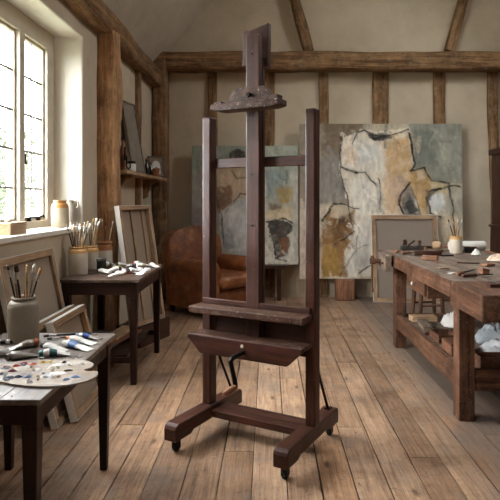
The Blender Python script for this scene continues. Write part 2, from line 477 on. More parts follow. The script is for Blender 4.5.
def fill_rooflight(idx, y0, y1, right=False):
    xa = XL + (RX - XL) * RA / NBD; xb = XL + (RX - XL) * RB / NBD
    L = math.hypot(xb - xa, rz(xb) - rz(xa)); an = math.atan(SL)
    o = struct(thing('window_%d' % idx, None, None, (XL + XR - xa if right else xa, y1 if right else y0, rz(xa) + .1), (0, -an, PI) if right else (0, -an, 0)))  # out-of-view rooflight, added as a source of fill light
    W = y1 - y0; e = .004
    for (n, a, b, c, d) in (('window_rail', e, .08, e, W - e), ('window_rail', L - .08, L - e, e, W - e), ('window_stile', .08, L - .08, e, .07), ('window_stile', .08, L - .08, W - .07, W - e), ('glazing_bar', .08, L - .08, W / 3 - .015, W / 3 + .015), ('glazing_bar', .08, L - .08, 2 * W / 3 - .015, 2 * W / 3 + .015)):
        bm = BM(); box(bm, a, b, c, d, .02, .08); obj(n, bm, M_frame, o, bevel=.004)
    bm = BM(); box(bm, .075, L - .075, .065, W - .065, .045, .05); obj('glass_pane', bm, M_glass, o)
    l = bpy.data.lights.new('window_portal', 'AREA'); l.shape = 'RECTANGLE'; l.size = L; l.size_y = W; l.cycles.is_portal = True
    lo = bpy.data.objects.new('window_portal', l); COL.objects.link(lo)
    q = Matrix.Translation(((xa + xb) / 2, (y0 + y1) / 2, (rz(xa) + rz(xb)) / 2)) @ Matrix.Rotation(-an, 4, 'Y') @ Matrix.Translation((0, 0, .28))
    if right: q = Matrix.Translation((RX * 2, y0 + y1, 0)) @ Matrix.Rotation(PI, 4, 'Z') @ q
    lo.matrix_world = q
for i, p in enumerate(ROOF): fill_rooflight(len(WIN) + 1 + i, *p)
for i, p in enumerate(ROOFR): fill_rooflight(len(WIN) + len(ROOF) + 1 + i, *p, right=True)

# timbers
tn = [0]
def beam(p0, p1, w, d, seed, axis_rot=0.0, mat=None, **kw):
    """p0->p1 centre line; w is the width seen, d the thickness"""
    tn[0] += 1
    bm = BM(); p0 = Vector(p0); p1 = Vector(p1)
    timber(bm, (p1 - p0).length, w, d, seed, **kw)
    q = (p1 - p0).to_track_quat('Z', 'Y')
    o = obj('trim_%d' % tn[0], bm, mat or M_oak('z'), smooth=40)
    o.rotation_mode = 'QUATERNION'
    from mathutils import Quaternion
    o.rotation_quaternion = q @ Quaternion((0, 0, 1), axis_rot); o.location = p0
    return struct(o)
# big wall post beside the window, in front of the plaster
beam((-1.635, 5.58, 0), (-1.635, 5.58, 3.14), .22, .20, 1, n=44, rough=.04, bend2=.015, mat=M_post)
# wall plates left (front and back of the post run as one)
beam((-1.655, YF + .02, 3.215), (-1.655, 8.1, 3.215), .22, .21, 2, rough=.02, n=40, axis_rot=PI / 2)
# corner post, tie beam
beam((-1.585, 8.12, 0), (-1.585, 8.12, 3.5), .2, .24, 3, rough=.02)
beam((-1.66, 8.13, 3.485), (XR + .02, 8.13, 3.485), .24, .25, 4, n=34, rough=.02, bend=-.02)
# studs set nearly flush into the back wall
def stud(pxc, wpx, seed, top=3.36, bot=0.0, **kw):
    X = (pxc - VX) * 8.2 / F
    beam((X, 8.245, bot), (X, 8.245, top), wpx * 8.2 / F, .09, seed, rough=.014, **kw)
stud(212, 8.5, 5, bend2=.01); stud(269.5, 9.5, 6); stud(324, 9, 7, bend=.03, bend2=.02)
stud(381, 15, 8); stud(439.5, 11, 9, bend2=.01); stud(493, 9.5, 10, bend=-.05, bend2=-.02)
# raking struts in the gable
for (pb, pt, sd) in ((309, 278, 11), (449, 480, 12)):
    a = aty(pb, 52, 8.2); t_ = aty(pt, -60, 8.2)
    beam((a[0], 8.21, a[2]), (t_[0], 8.21, t_[2]), .2, .13, sd, rough=.018, bend=.02)
# small stud on the left wall under the plate
beam((XL + .005, 7.1, 0), (XL + .005, 7.1, 3.12), .09, .13, 13, rough=.01)
# rail of the left wall seen under the shelf
bm = BM()

# ------------------------------------------------------------------ WINDOWS
def window(idx, y0, y1, z0, z1):
    root = thing('window_%d' % idx, None, None, (-2.0, y0, z0)); struct(root)
    W = y1 - y0 - .09; Hh = z1 - z0
    off = .045
    def fr(name, a, b, c, d, m=M_frame, x0=-.05, x1=.05, par=root, bev=.006):
        bm = BM(); box(bm, x0, x1, a + off, b + off, c, d); return obj(name, bm, m, par, bevel=bev)
    fr('window_head', 0, W, Hh - .16, Hh - .002); fr('window_bottom_rail', 0, W, .012, .075)
    fr('window_jamb', 0, .15, .07, Hh - .15); fr('window_jamb', W - .15, W, .07, Hh - .15)
    n = 4; inner0, inner1 = .15, W - .15; cw = (inner1 - inner0 + .09) / n
    for k in range(n):
        a = inner0 + k * cw; b = a + cw - .09
        if k < n - 1: fr('window_mullion', b, b + .09, .07, Hh - .15, x0=-.055, x1=.055)
        # casement with leaded lights
        bm = BM(); c0, c1 = .075, Hh - .16; s = .022
        box(bm, -.02, .02, a + off, a + s + off, c0, c1); box(bm, -.02, .02, b - s + off, b + off, c0, c1)
        box(bm, -.02, .02, a + s + off, b - s + off, c0, c0 + s + .01); box(bm, -.02, .02, a + s + off, b - s + off, c1 - s, c1)
        cs = obj('casement', bm, M_frame, root, bevel=.004)
        bm = BM(); box(bm, -.003, .003, a + s - .004 + off, b - s + .004 + off, c0 + s, c1 - s + .004); obj('glass_pane', bm, M_glass, cs)
        bm = BM(); m_ = (a + b) / 2 + off; box(bm, -.007, .007, m_ - .0075, m_ + .0075, c0 + s, c1 - s)
        for zz in (1.545, 1.85, 2.155, 2.465):
            box(bm, -.0075, .0075, a + s + off, b - s + off, zz - z0 - .0085, zz - z0 + .0085)
        obj('lead_bars', bm, M_lead, cs)
        if k == n - 1 or k == n - 2:
            bm = BM(); yy = a + off + .018
            if k == n - 1:
                tube(bm, [(.022, yy, .62), (.05, yy, .62), (.05, yy - .004, .55), (.05, yy + .015, .535), (.05, yy + .02, .56)], .006)
                box(bm, .02, .026, yy - .012, yy + .012, .58, .66)
                obj('window_latch', bm, M_iron, cs)
                bm = BM(); tube(bm, [(.028, a + off + .05, .1), (.04, a + off + .16, .104), (.04, b + off - .14, .104), (.05, b + off - .09, .115), (.045, b + off - .06, .1)], .008)
                for yy in (a + off + .12, b + off - .16): box(bm, .012, .05, yy - .01, yy + .01, .075, .106)
                obj('window_stay', bm, M_iron, cs)
    return root
for i, (a, b, c, d) in enumerate(WIN): window(i + 1, a, b, c, d)
# sill boards
for i, (a, b, c, d) in enumerate(WIN):
    bm = BM(); box(bm, -1.945, XL + .03, a + .005, b - .005, c - .03, c + .012)
    struct(obj('trim_%d' % (tn[0] + 1), bm, M_sill, bevel=.01, seg=3)); tn[0] += 1

# daylight comes in through the window openings (portals only guide the sampling of the sky)
for (a, b, c, d) in WIN:
    l = bpy.data.lights.new('window_portal', 'AREA'); l.shape = 'RECTANGLE'; l.size = (d - c); l.size_y = (b - a)
    l.cycles.is_portal = True
    lo = bpy.data.objects.new('window_portal', l); COL.objects.link(lo)
    lo.location = (-2.09, (a + b) / 2, (c + d) / 2); lo.rotation_euler = (0, R(-90), 0)

# ------------------------------------------------------------------ EASEL
TH = R(-28.7)
E = thing('studio_easel', 'tall dark wooden studio easel on casters standing in the middle of the floor', 'easel', (-.0575, 3.297, 0), TH)
for s in (-1, 1):
    u = s * .341 - (.013 if s < 0 else 0)
    fx = -.395 if s < 0 else -.375
    pr = [(fx, .078), (fx, .145), (fx + .01, .166), (fx + .03, .176), (.30, .176), (.318, .168), (.326, .15), (.326, .078), (.20, .078), (.17, .095), (-.22, .095), (-.25, .078)]
    bm = BM(); prism(bm, pr, u - .044, u + .044, 'x'); obj('foot', bm, M_easel('y'), E, bevel=.008, seg=3)
    bm = BM()
    pu = u + (.014 if s > 0 else 0); vs = box(bm, pu - .031, pu + .031, -.038, .036, .172, 1.968)
    obj('post', bm, M_easel('z'), E, bevel=.009, seg=2)
    bm = BM(); rod(bm, (u - s * .0, .042, .56), (u, .262, .172), .0085, .0085); box(bm, u - .016, u + .016, .24, .285, .172, .183)
    obj('strut', bm, M_iron, E, smooth=40)
    for v in (fx + .05, .278):
        bm = BM(); lathe(bm, [(0, .079), (.026, .079), (.026, .073), (.011, .07), (.011, .058), (0, .058)], 14, Matrix.Translation((u, v, 0)))
        for q in (-.014, .014): box(bm, u + q - .002, u + q + .002, v - .012, v + .03, .022, .062)
        box(bm, u - .016, u + .016, v - .012, v + .014, .056, .062)
        c = obj('caster', bm, M_iron, E, smooth=40)
        bm = BM(); lathe(bm, [(0, -.012), (.024, -.012), (.031, -.008), (.031, .008), (.024, .012), (0, .012)], 20, Matrix.Translation((u, v + .012, .0312)) @ Matrix.Rotation(PI / 2, 4, 'Y'))
        obj('wheel', bm, M_rubber, c, smooth=40)
bm = BM(); box(bm, -.30, .30, -.055, .105, .11, .156); obj('foot_plank', bm, M_easel('x'), E, bevel=.006)
bm = BM(); box(bm, -.312, .312, .0, .03, 1.648, 1.708); obj('crossbar', bm, M_easel('x'), E, bevel=.004)
bm = BM(); box(bm, -.312, .312, .0, .028, .55, .77); obj('lower_panel', bm, M_easel('x'), E, bevel=.003)
# mast: sliding front spar with a back spar behind
bm = BM(); box(bm, -.049, .041, -.064, -.026, .60, 2.425); mast = obj('mast', bm, M_easel('z'), E, bevel=.005)
for z in (1.60, 1.30, 2.31):
    bm = BM(); rod(bm, (-.004, -.066, z), (-.004, -.0635, z), .0075, .0075, 10); obj('bolt', bm, M_iron, mast, smooth=40)
bm = BM(); box(bm, -.046, .046, -.026, .0, .62, 2.30); obj('back_spar', bm, M_easel('z'), E, bevel=.004)
# notched board at the very top
bm = BM(); prism(bm, [(-.112, 2.265), (.062, 2.245), (.066, 2.40), (.066, 2.505), (.05, 2.50), (-.01, 2.486), (-.07, 2.474), (-.095, 2.479), (-.112, 2.475), (-.112, 2.40)], .002, .04, 'y')
obj('head_board', bm, M_easel('z'), E, bevel=.004)
# sliding canvas holder
def ogee(w, h, n=10):
    pts = [(-w, 0)]
    for i in range(n + 1):
        t = i / n; pts.append((-w + (w * .46) * t, h * (.18 + .82 * (.5 - .5 * math.cos(PI * t)))))
    return pts + [(-p[0], p[1]) for p in pts[::-1]]
bm = BM(); prism(bm, [(x, z + 2.012) for x, z in ogee(.168, .098)], -.108, -.068, 'y'); hold = obj('canvas_holder', bm, M_eworn('x'), E, bevel=.004)
bm = BM(); prism(bm, [(-.228, 1.982), (-.228, 2.014), (.226, 2.016), (.226, 1.982), (.18, 1.972), (-.18, 1.972)], -.175, -.068, 'y'); obj('holder_ledge', bm, M_eworn('x'), hold, bevel=.005)
for a_, b_, c_ in ((-.215, -.165, 2.032), (.15, .21, 2.042)):
    bm = BM(); box(bm, a_, b_, -.15, -.09, 2.0155, c_); obj('holder_wedge', bm, M_eworn('x'), hold, bevel=.004)
bm = BM(); rod(bm, (0, -.108, 2.062), (0, -.128, 2.062), .013, .011); obj('holder_knob', bm, M_iron, hold, smooth=40)
# canvas ledge and lower shaped tray
bm = BM(); box(bm, -.39, .372, -.172, -.04, .77, .81); led = obj('ledge', bm, M_eworn('x'), E, bevel=.006)
bm = BM(); box(bm, -.365, .365, -.062, -.04, .81, .845); obj('ledge_lip', bm, M_easel('x'), led, bevel=.004)
bm = BM(); box(bm, -.397, .372, -.165, -.04, .622, .645); tr_ = obj('lower_tray', bm, M_eworn('x'), E, bevel=.005)
ap = [(-.397, .642), (-.397, .618)]
for i in range(9):
    t = i / 8; ap.append((-.392 + .09 * t, .612 - .078 * (.5 - .5 * math.cos(PI * t)) - .006 * math.sin(2 * PI * t)))
ap2 = [(-x - .03, z) for x, z in ap[::-1]]
bm = BM(); prism(bm, ap + ap2, -.172, -.145, 'y'); obj('apron', bm, M_easel('x'), tr_, bevel=.004)
bm = BM(); rod(bm, (-.01, -.172, .612), (-.01, -.177, .612), .011, .009); obj('bolt', bm, plain('bone_button', '#cdbfa8', .5), tr_, smooth=40)
# crank
bm = BM(); tube(bm, [(0, -.14, .578), (0, -.295, .574), (.0, -.31, .56), (.03, -.305, .435), (.03, -.31, .42)], .0135, 10)
cr = obj('crank', bm, M_iron, E, smooth=50)
bm = BM(); lathe(bm, [(0, 0), (.013, 0), (.017, .02), (.019, .06), (.016, .10), (.011, .125), (0, .13)], 14, align((.03, -.30, .425), (.03, -.45, .42)))
obj('crank_grip', bm, M_block('y'), cr, smooth=50)

# ------------------------------------------------------------------ TABLES
def table(name, label, x0, x1, y0, y1, z, top_t, leg_top, leg_bot, apron_h, inset=.025, topm=None, legm=None, rot=0):
    cx, cy = (x0 + x1) / 2, (y0 + y1) / 2; hx, hy = (x1 - x0) / 2, (y1 - y0) / 2
    t = thing(name, label, 'table', (cx, cy, 0), rot); tm = topm or M_ttop('y')
    bm = BM()
    n = 4
    for k in range(n):      # planked top: boards lie along y
        a = -hx + 2 * hx * k / n; b = -hx + 2 * hx * (k + 1) / n
        box(bm, a + .0006, b - .0006, -hy, hy, z - top_t, z)
    obj('tabletop', bm, tm, t, bevel=.003)
    la = leg_top / 2
    for sx in (-1, 1):
        for sy in (-1, 1):
            lx, ly = sx * (hx - inset - la), sy * (hy - inset - la)
            bm = BM(); taper(bm, lx, ly, 0, z - top_t - apron_h - .02, leg_bot / 2, la); box(bm, lx - la, lx + la, ly - la, ly + la, z - top_t - apron_h - .02, z - top_t)
            obj('leg', bm, M_table('z'), t, bevel=.003)
    zz0, zz1 = z - top_t - apron_h, z - top_t
    for s in (-1, 1):
        bm = BM(); box(bm, -hx + inset + 2 * la, hx - inset - 2 * la, s * (hy - inset - .018) - .011, s * (hy - inset - .018) + .011, zz0, zz1); obj('apron', bm, M_table('x'), t, bevel=.002)
        bm = BM(); box(bm, s * (hx - inset - .018) - .011, s * (hx - inset - .018) + .011, -hy + inset + 2 * la, hy - inset - 2 * la, zz0, zz1); obj('apron', bm, M_table('y'), t, bevel=.002)
    return t, hx, hy
ZN, ZF = .72, .83
near, nhx, nhy = table('side_table', 'dark wooden table with tapered legs carrying the oval palette, nearest the camera', -1.45, -.83, 2.01, 3.02, ZN, .022, .058, .036, .085)
far, fhx, fhy = table('side_table', 'dark wooden table carrying three stoneware brush jars, under the big wall post', -1.64, -1.0, 4.27, 5.28, ZF, .024, .062, .044, .10, topm=wood('far_top_wood', '#2c1d16', '#62493a', 'y', rough=.4, spots='#97897c', spot_t=.7, bumpy=.2, wear='#75655a', spec=.45))
# far table: low shelf and end stretcher
bm = BM(); box(bm, -fhx + .05, fhx - .11, -fhy + .05, fhy - .12, .215, .235); obj('low_shelf', bm, M_table('y'), far, bevel=.003)
for s in (-1, 1):
    bm = BM(); box(bm, -fhx + .08, fhx - .08, s * (fhy - .056) - .014, s * (fhy - .056) + .014, .17, .215); obj('stretcher', bm, M_table('x'), far, bevel=.003)

# ------------------------------------------------------------------ JARS
def jar(name, label, loc, r, h, body_m, neck_m=None, split=.72, neck=.8, group=None, cat='jar', rim=1.0):
    t = thing(name, label, cat, loc, 0, group)
    zs = split * h
    bm = BM()
    b0 = [(0, 0), (r * .93, 0), (r * .985, h * .02), (r, h * .06), (r, zs)]
    lathe(bm, b0, 32); obj('body', bm, body_m, t, smooth=40)
    bm = BM()
    zn = zs + (h - zs) * .62
    up = [(r, zs)]
    for i in range(1, 7):
        q = i / 6 * PI / 2; up.append((r * neck + (r - r * neck) * math.cos(q), zs + (zn - zs) * math.sin(q)))
    up += [(r * neck * .985, zn + (h - zn) * .25), (r * neck * 1.06 * rim, zn + (h - zn) * .45), (r * neck * 1.09 * rim, zn + (h - zn) * .75), (r * neck * 1.03, h), (r * neck * .9, h - .003),
           (r * neck * .86, zn), (r * .9, zs - .01), (r * .9, .012), (0, .012)]
    lathe(bm, up, 32); obj('neck', bm, neck_m or body_m, t, smooth=40)
    return t

def screen_x(p): return VX + p[0] * F / p[1]

ORD = ['leftmost', 'second from left', 'third from left', 'fourth from left', 'fifth from left', 'sixth from left', 'seventh from left', 'eighth from left', 'ninth from left', 'tenth from left', 'eleventh from left', 'twelfth from left']
def make_brush(L, rh, handle_c, ferr, br_c, kind='round', bl=.035):
    """paintbrush lying along local +z; z=0 is the handle end"""
    parts = []
    bm = BM(); hl = L - bl - .035
    lathe(bm, [(0, 0), (rh * .35, .004), (rh * .5, hl * .3), (rh, hl * .75), (rh * .95, hl * .9), (rh * .75, hl)], 10)
    parts.append(('handle', bm, pcol(handle_c)))
    bm = BM(); fr_ = rh * (1.15 if kind == 'round' else 1.35)
    lathe(bm, [(rh * .78, hl - .002), (rh * .85, hl + .01), (rh * .9, hl + .012), (fr_, hl + .036), (0, hl + .036)], 12)
    if kind == 'flat': bmesh.ops.scale(bm, vec=(1.35, .62, 1), verts=bm.verts[:])
    parts.append(('ferrule', bm, ferr))
    bm = BM()
    lathe(bm, [(fr_ * .92, hl + .034), (fr_ * 1.1, hl + .035 + bl * .4), (fr_ * .95, hl + .035 + bl * .8), (fr_ * (.35 if kind == 'round' else .7), hl + .035 + bl), (0, hl + .035 + bl * 1.02)], 12)
    if kind == 'flat': bmesh.ops.scale(bm, vec=(1.35, .55, 1), verts=bm.verts[:])
    parts.append(('bristles', bm, pcol(br_c)))
    return parts
def brush(label, p0, p1, rh, hc, fm, bc, kind='round', bl=.035, roll=0.0, group=None):
    p0 = Vector(p0); p1 = Vector(p1); L = (p1 - p0).length
    t = thing('paintbrush', label, 'paintbrush', p0, 0, group)
    q = (p1 - p0).to_track_quat('Z', 'Y')
    from mathutils import Quaternion
    t.rotation_mode = 'QUATERNION'; t.rotation_quaternion = q @ Quaternion((0, 0, 1), roll)
    for n, bm, m in make_brush(L, rh, hc, fm, bc, kind, bl): obj(n, bm, m, t, smooth=50)
    return t
HC = {'black': '#1b1817', 'brown': '#5b3520', 'tan': '#a9793f', 'red': '#7a2d1e', 'cream': '#c9b68f', 'grey': '#8b857b'}
BC = {'white': '#d8d0c0', 'tan': '#b08a5c', 'dark': '#3a2c22', 'grey': '#8d8478', 'ochre': '#bf8e45'}
def pot_of_brushes(loc, r_in, h, specs, where, group):
    """specs: (tip offset x, tip offset y, tip height, handle colour, bristle colour, kind, radius, bristle length); sorted by where the tips appear"""
    specs = [list(q) for q in specs]
    for it in range(60):                     # keep the tips a finger's width apart
        for i in range(len(specs)):
            for j in range(i):
                dx, dy = specs[i][0] - specs[j][0], specs[i][1] - specs[j][1]; d = math.hypot(dx, dy)
                if d < .036:
                    f = (.036 - d) / 2; sg = 1 if dy >= 0 else -1
                    specs[i][0] += dx * f * 4; specs[j][0] -= dx * f * 4; specs[i][1] += sg * f * .8; specs[j][1] -= sg * f * .8
        for q in specs:
            d = math.hypot(q[0], q[1]); lim = r_in * .92 / .52
            if d > lim: q[0] *= lim / d; q[1] *= lim / d
    specs = sorted(specs, key=lambda s: screen_x((loc[0] + s[0], loc[1] + s[1])))
    for i, (tx, ty, tz, hc, bc, kind, rad, bl) in enumerate(specs):
        # feet turned part-way round from the tips, so that the sticks fan out past one another
        ca, sa = math.cos(R(120)) * .5, math.sin(R(120)) * .5
        bx, by = ca * tx - sa * ty, sa * tx + ca * ty
        lab = '%s brush in %s, %s-handled with %s bristles' % (ORD[i], where, hc, bc)
        brush(lab, (loc[0] + bx, loc[1] + by, loc[2] + .016), (loc[0] + tx, loc[1] + ty, loc[2] + tz), rad * .85, HC[hc], M_alu if bc != 'ochre' else M_brass, BC[bc], kind, bl, random.uniform(0, 3), group)

# near table: grey stoneware jar
jl = onz(23.5, 341, ZN)
jar('stoneware_jar', 'tall plain grey stoneware jar of brushes on the table with the palette', jl, .076, .232, M_stoneg, None, .76, .72)
pot_of_brushes(jl, .047, .232, [(-.095, .0, .395, 'black', 'dark', 'round', .006, .03), (-.035, -.01, .395, 'black', 'dark', 'flat', .0075, .04), (-.06, .03, .36, 'brown', 'grey', 'round', .005, .03),
    (.0, .045, .33, 'red', 'tan', 'round', .005, .03), (.022, -.01, .393, 'cream', 'tan', 'flat', .006, .045), (.062, .0, .40, 'grey', 'white', 'round', .009, .045), (.088, .015, .375, 'black', 'tan', 'flat', .006, .035), (.036, -.04, .345, 'tan', 'ochre', 'round', .006, .03)],
    'the plain grey jar', 'brushes in the plain grey jar')
# far table jars
def dress(px, py, r, h, label, bm_, nm, specs, where, split, rim=1.0):
    l = onz(px, py, ZF)
    jar('stoneware_jar', label, l, r, h, bm_, nm, split, .82, None, 'jar', rim)
    pot_of_brushes(l, r * .70, h, specs, where, 'brushes in ' + where)
    return l
dress(78, 274.5, .08, .235, 'largest stoneware jar with mustard rim, left on the far table', M_stone, M_mustard,
      [(-.09, 0, .42, 'black', 'grey', 'flat', .006, .04), (-.07, .02, .43, 'brown', 'white', 'flat', .006, .04), (-.035, -.02, .40, 'black', 'tan', 'round', .006, .035), (-.01, .02, .435, 'tan', 'white', 'flat', .006, .04), (.022, -.01, .42, 'grey', 'white', 'flat', .007, .045),
       (.05, .02, .435, 'cream', 'tan', 'round', .005, .03), (.085, 0, .44, 'grey', 'white', 'flat', .007, .05), (.10, .03, .425, 'black', 'white', 'flat', .006, .05), (.005, .04, .38, 'red', 'grey', 'round', .005, .03), (.065, -.02, .40, 'tan', 'white', 'flat', .006, .04), (-.055, .035, .415, 'grey', 'white', 'round', .006, .035)],
      'the largest mustard-rimmed jar', .76)
dress(91, 269.5, .066, .215, 'middle stoneware jar with mustard shoulder on the far table', M_stone, M_mustard,
      [(-.02, .0, .40, 'brown', 'tan', 'round', .005, .035), (.02, .02, .46, 'tan', 'ochre', 'flat', .006, .04), (.05, -.01, .44, 'grey', 'white', 'flat', .007, .045), (.075, .02, .45, 'cream', 'white', 'flat', .006, .045), (.0, .04, .42, 'black', 'grey', 'round', .005, .03), (.085, -.02, .43, 'tan', 'white', 'round', .006, .035), (.035, .03, .455, 'cream', 'white', 'flat', .006, .04)],
      'the middle mustard jar', .74)
l3 = dress(105, 264.5, .07, .225, 'stoneware jar with glossy brown shoulder, nearest the big post on the far table', M_stone, M_brown_gl,
      [(-.03, .0, .44, 'tan', 'white', 'round', .0055, .035), (.11, -.03, .42, 'cream', 'white', 'round', .006, .03), (-.0, .03, .40, 'brown', 'dark', 'round', .005, .03)],
      'the brown-shouldered jar', .62, 1.12)
# dark tin in front of it
tl = onz(101.5, 271.6, ZF)
t = thing('metal_tin', 'small black lidded tin in front of the brown-shouldered jar', 'tin', tl)
bm = BM(); lathe(bm, [(0, 0), (.039, 0), (.04, .003), (.04, .095), (0, .095)], 24); obj('body', bm, M_tin, t, smooth=40)
bm = BM(); lathe(bm, [(0, .094), (.043, .094), (.043, .112), (.04, .115), (.03, .115), (.028, .122), (0, .123)], 24); obj('lid', bm, M_steel, t, smooth=40)

# ------------------------------------------------------------------ PAINT TUBES
def tube_mesh(L, r, squash=.5, bend=0.0, seed=0):
    """body of a soft metal tube along local x: flat crimp at x=0, round shoulder at x=L"""
    bm = BM(); n, seg = 9, 14; rings = []
    rs = random.Random(seed)
    for i in range(n + 1):
        t = i / n
        w = r * (1.32 - .32 * t); h = r * (.14 + (.86 - .14) * min(1, t * 1.25) ** (squash + .5))
        kx = rs.uniform(-1, 1) * .002; kz = rs.uniform(-.3, .3) * r * .18
        rg = []
        for k in range(seg):
            a = 2 * PI * k / seg
            z = h * math.sin(a) + h + (kz * (math.sin(a) > 0))
            y = w * math.cos(a) + bend * math.sin(PI * t)
            rg.append(bm.verts.new((L * t + kx * math.cos(a * 2), y, max(0.0004, z))))
        rings.append(rg)
    for a, b in zip(rings, rings[1:]):
        for i in range(seg): bm.faces.new((a[i], a[(i + 1) % seg], b[(i + 1) % seg], b[i]))
    bm.faces.new(rings[0][::-1])
    z = r * .86
    sh = []
    for rr, x in ((r * .75, L + r * .18), (r * .45, L + r * .4)):
        sh.append([bm.verts.new((x, rr * math.cos(2 * PI * k / seg), z + rr * math.sin(2 * PI * k / seg))) for k in range(seg)])
    for a, b in zip([rings[-1]] + sh, sh):
        for i in range(seg): bm.faces.new((a[i], a[(i + 1) % seg], b[(i + 1) % seg], b[i]))
    bm.faces.new(sh[-1])
    return bm
def paint_tube(label, loc, ang, L=.12, r=.016, body=None, cap='#e0dcd4', band=None, group=None, seed=0, tilt=0.0, capr=.72):
    t = thing('paint_tube', label, 'paint tube', loc, (0, tilt, ang), group)
    obj('tube_body', tube_mesh(L, r, .5, 0, seed), body or M_white, t, smooth=60)
    z = r * .86
    bm = BM(); q = r * capr
    lathe(bm, [(0, 0), (q * .85, 0), (q, .002), (q * .92, .016), (q * .85, .018), (0, .018)], 14, align((L + r * .3, 0, z), (L + r * .3 + 1, 0, z)))
    obj('cap', bm, pcol(cap), t, smooth=40)
    if band:
        bm = BM(); seg = 16; rg = []
        for f in (.52, .82):
            w = r * (1.32 - .32 * f) * 1.02 + .0006; h = r * (.14 + .72 * min(1, f * 1.25) ** 1.0) + .0012
            rg.append([bm.verts.new((L * f, w * math.cos(PI * 2 * k / seg), h * math.sin(PI * 2 * k / seg) + h)) for k in range(seg)])
        for k in range(seg): bm.faces.new((rg[0][k], rg[0][(k + 1) % seg], rg[1][(k + 1) % seg], rg[1][k]))
        obj('label_band', bm, pcol(band), t, smooth=60)
    return t
def tube_px(label, cap_px, tail_px, z, **kw):
    a = Vector(onz(*tail_px, z)); b = Vector(onz(*cap_px, z)); d = b - a
    kw['r'] = r = kw.get('r', .016) * 1.12
    L = max(.05, d.length - r * .3 - .018)
    return paint_tube(label, a, math.atan2(d.y, d.x), L=L, **kw)
Z1 = ZN + .0005
# heights are on the table top; caps named as seen
tube_px('paint tube with teal cap and dark teal band in front of the white tubes', (39, 357.6), (70, 354.4), Z1, r=.019, cap='#1f6f70', band='#23484a', body=M_white, seed=1)
tube_px('crumpled white paint tube behind the teal-capped one', (42, 349), (66, 352), Z1, r=.018, cap='#2c2a2a', band='#d9d6d0', body=M_white, seed=2)
tube_px('paint tube with blue band and white body, right of the crumpled white one', (63, 346.2), (91, 351), Z1, r=.018, cap='#e6e3dc', band='#3e6596', body=M_white, seed=3)
tube_px('paint tube with orange cap near the far edge of the palette table', (67, 342), (95, 344.8), Z1, r=.018, cap='#c9762c', band='#d8d2c8', body=M_white, seed=4)
tube_px('slim paint tube with navy band and cap beside the long black brush', (76, 338.3), (101, 339.3), Z1, r=.015, cap='#1d2c5a', band='#27407c', body=M_alu, seed=5)
tube_px('old paint tube with rust-red cap in front of the grey jar', (38, 346), (9, 350), Z1, r=.02, cap='#a2583c', band='#8a7a6c', body=M_alu, seed=6, capr=.95)
tube_px('bare crumpled metal paint tube lying behind the palette', (6, 362), (37, 355.5), Z1, r=.021, cap='#4e463f', body=M_alu, seed=7)
tube_px('bare metal paint tube at the left edge of the picture behind the palette', (-12, 358.5), (18, 353.4), Z1 + .001, r=.02, cap='#2b2826', body=M_alu, seed=8)
tube_px('small paint tube with black cap left of the grey jar foot', (14, 344.2), (-6, 343), Z1, r=.013, cap='#161515', band='#33302e', body=M_white, seed=9)
# brushes lying across the near table
a = onz(113, 331.5, ZN + .008); b = onz(43, 336, ZN + .009)
brush('long black brush lying along the far edge of the palette table', a, b, .006, HC['black'], M_alu, BC['dark'], 'round', .03)
a = onz(98, 334.6, ZN + .007); b = onz(47, 339, ZN + .008)
brush('shorter brown brush lying in front of the long black brush', a, b, .005, HC['brown'], M_alu, BC['dark'], 'round', .025)

# far table: heap of tubes
heap = [  # cap px, tail px, cap colour, band colour, description
 ((119, 274.5), (141, 273), '#b5523e', '#b5523e', 'white tube with red band nearest the front edge of the far table'),
 ((99, 272.6), (116, 275), '#d8d5cf', '#dad6ce', 'plain white tube leftmost at the front of the heap'),
 ((112, 270), (130, 270.5), '#c9b23e', '#c9b23e', 'tube with yellow band in the middle of the heap'),
 ((134, 270.5), (149, 269), '#2c2b2b', '#d9d6d0', 'white tube with black cap at the right side of the heap'),
 ((104, 268.6), (121, 267.5), '#3f5f93', '#d9d6d0', 'white tube with blue cap at the left of the heap'),
 ((126, 268), (144, 267), '#dedbd4', '#46474f', 'white tube with dark grey band toward the back of the heap'),
 ((116, 266.8), (129, 265.6), '#37593a', '#d6d2ca', 'white tube with green cap at the back of the heap'),
 ((150, 266.4), (158, 267.8), '#1f1f1f', '#c4c0b8', 'short tube with black cap near the right corner of the far table'),
 ((143, 272.4), (131, 272), '#d9d6cf', '#7a8ea8', 'tube with pale blue band pointing right at the front of the heap'),
 ((110, 272.2), (121, 272.6), '#6e3a2a', '#cfcac2', 'short white tube with brown cap behind the front tubes'),
 ((124, 276), (108, 276.6), '#d9d5cc', '#e2dfd8', 'all-white tube foremost at the front edge left of the red-banded tube'),
 ((150, 272), (138, 275.2), '#23211f', '#dad6ce', 'white tube with dark cap at the front right of the heap'),
 ((104, 266.2), (114, 264.9), '#d6d2c9', '#5b5f66', 'small tube with slate band behind the black tin side of the heap'),
 ((133, 264.9), (143, 265.6), '#a7452f', '#d9d5cd', 'little tube with red cap in front of the thin flat board'),
 ((121, 270.6), (107, 271.4), '#222a3f', '#dcd8d0', 'white tube with navy cap crossing the left of the heap'),
 ((137, 267.6), (150, 266.2), '#ddd9d1', '#b8a988', 'white tube with buff band at the back right of the heap'),
 ((127, 272.8), (140, 271.6), '#3a3836', '#e0dcd5', 'white tube with charcoal cap squeezed flat in the middle of heap'),
]
for k, (c, d, cc, bc, lab) in enumerate(heap):
    tube_px(lab, c, d, ZF + .0006 + (.03 if k > 9 else 0), r=.02, cap=cc, band=bc, body=M_alu if k in (2, 5, 9, 13) else M_white, seed=20 + k, group='paint tubes heaped on the far table')
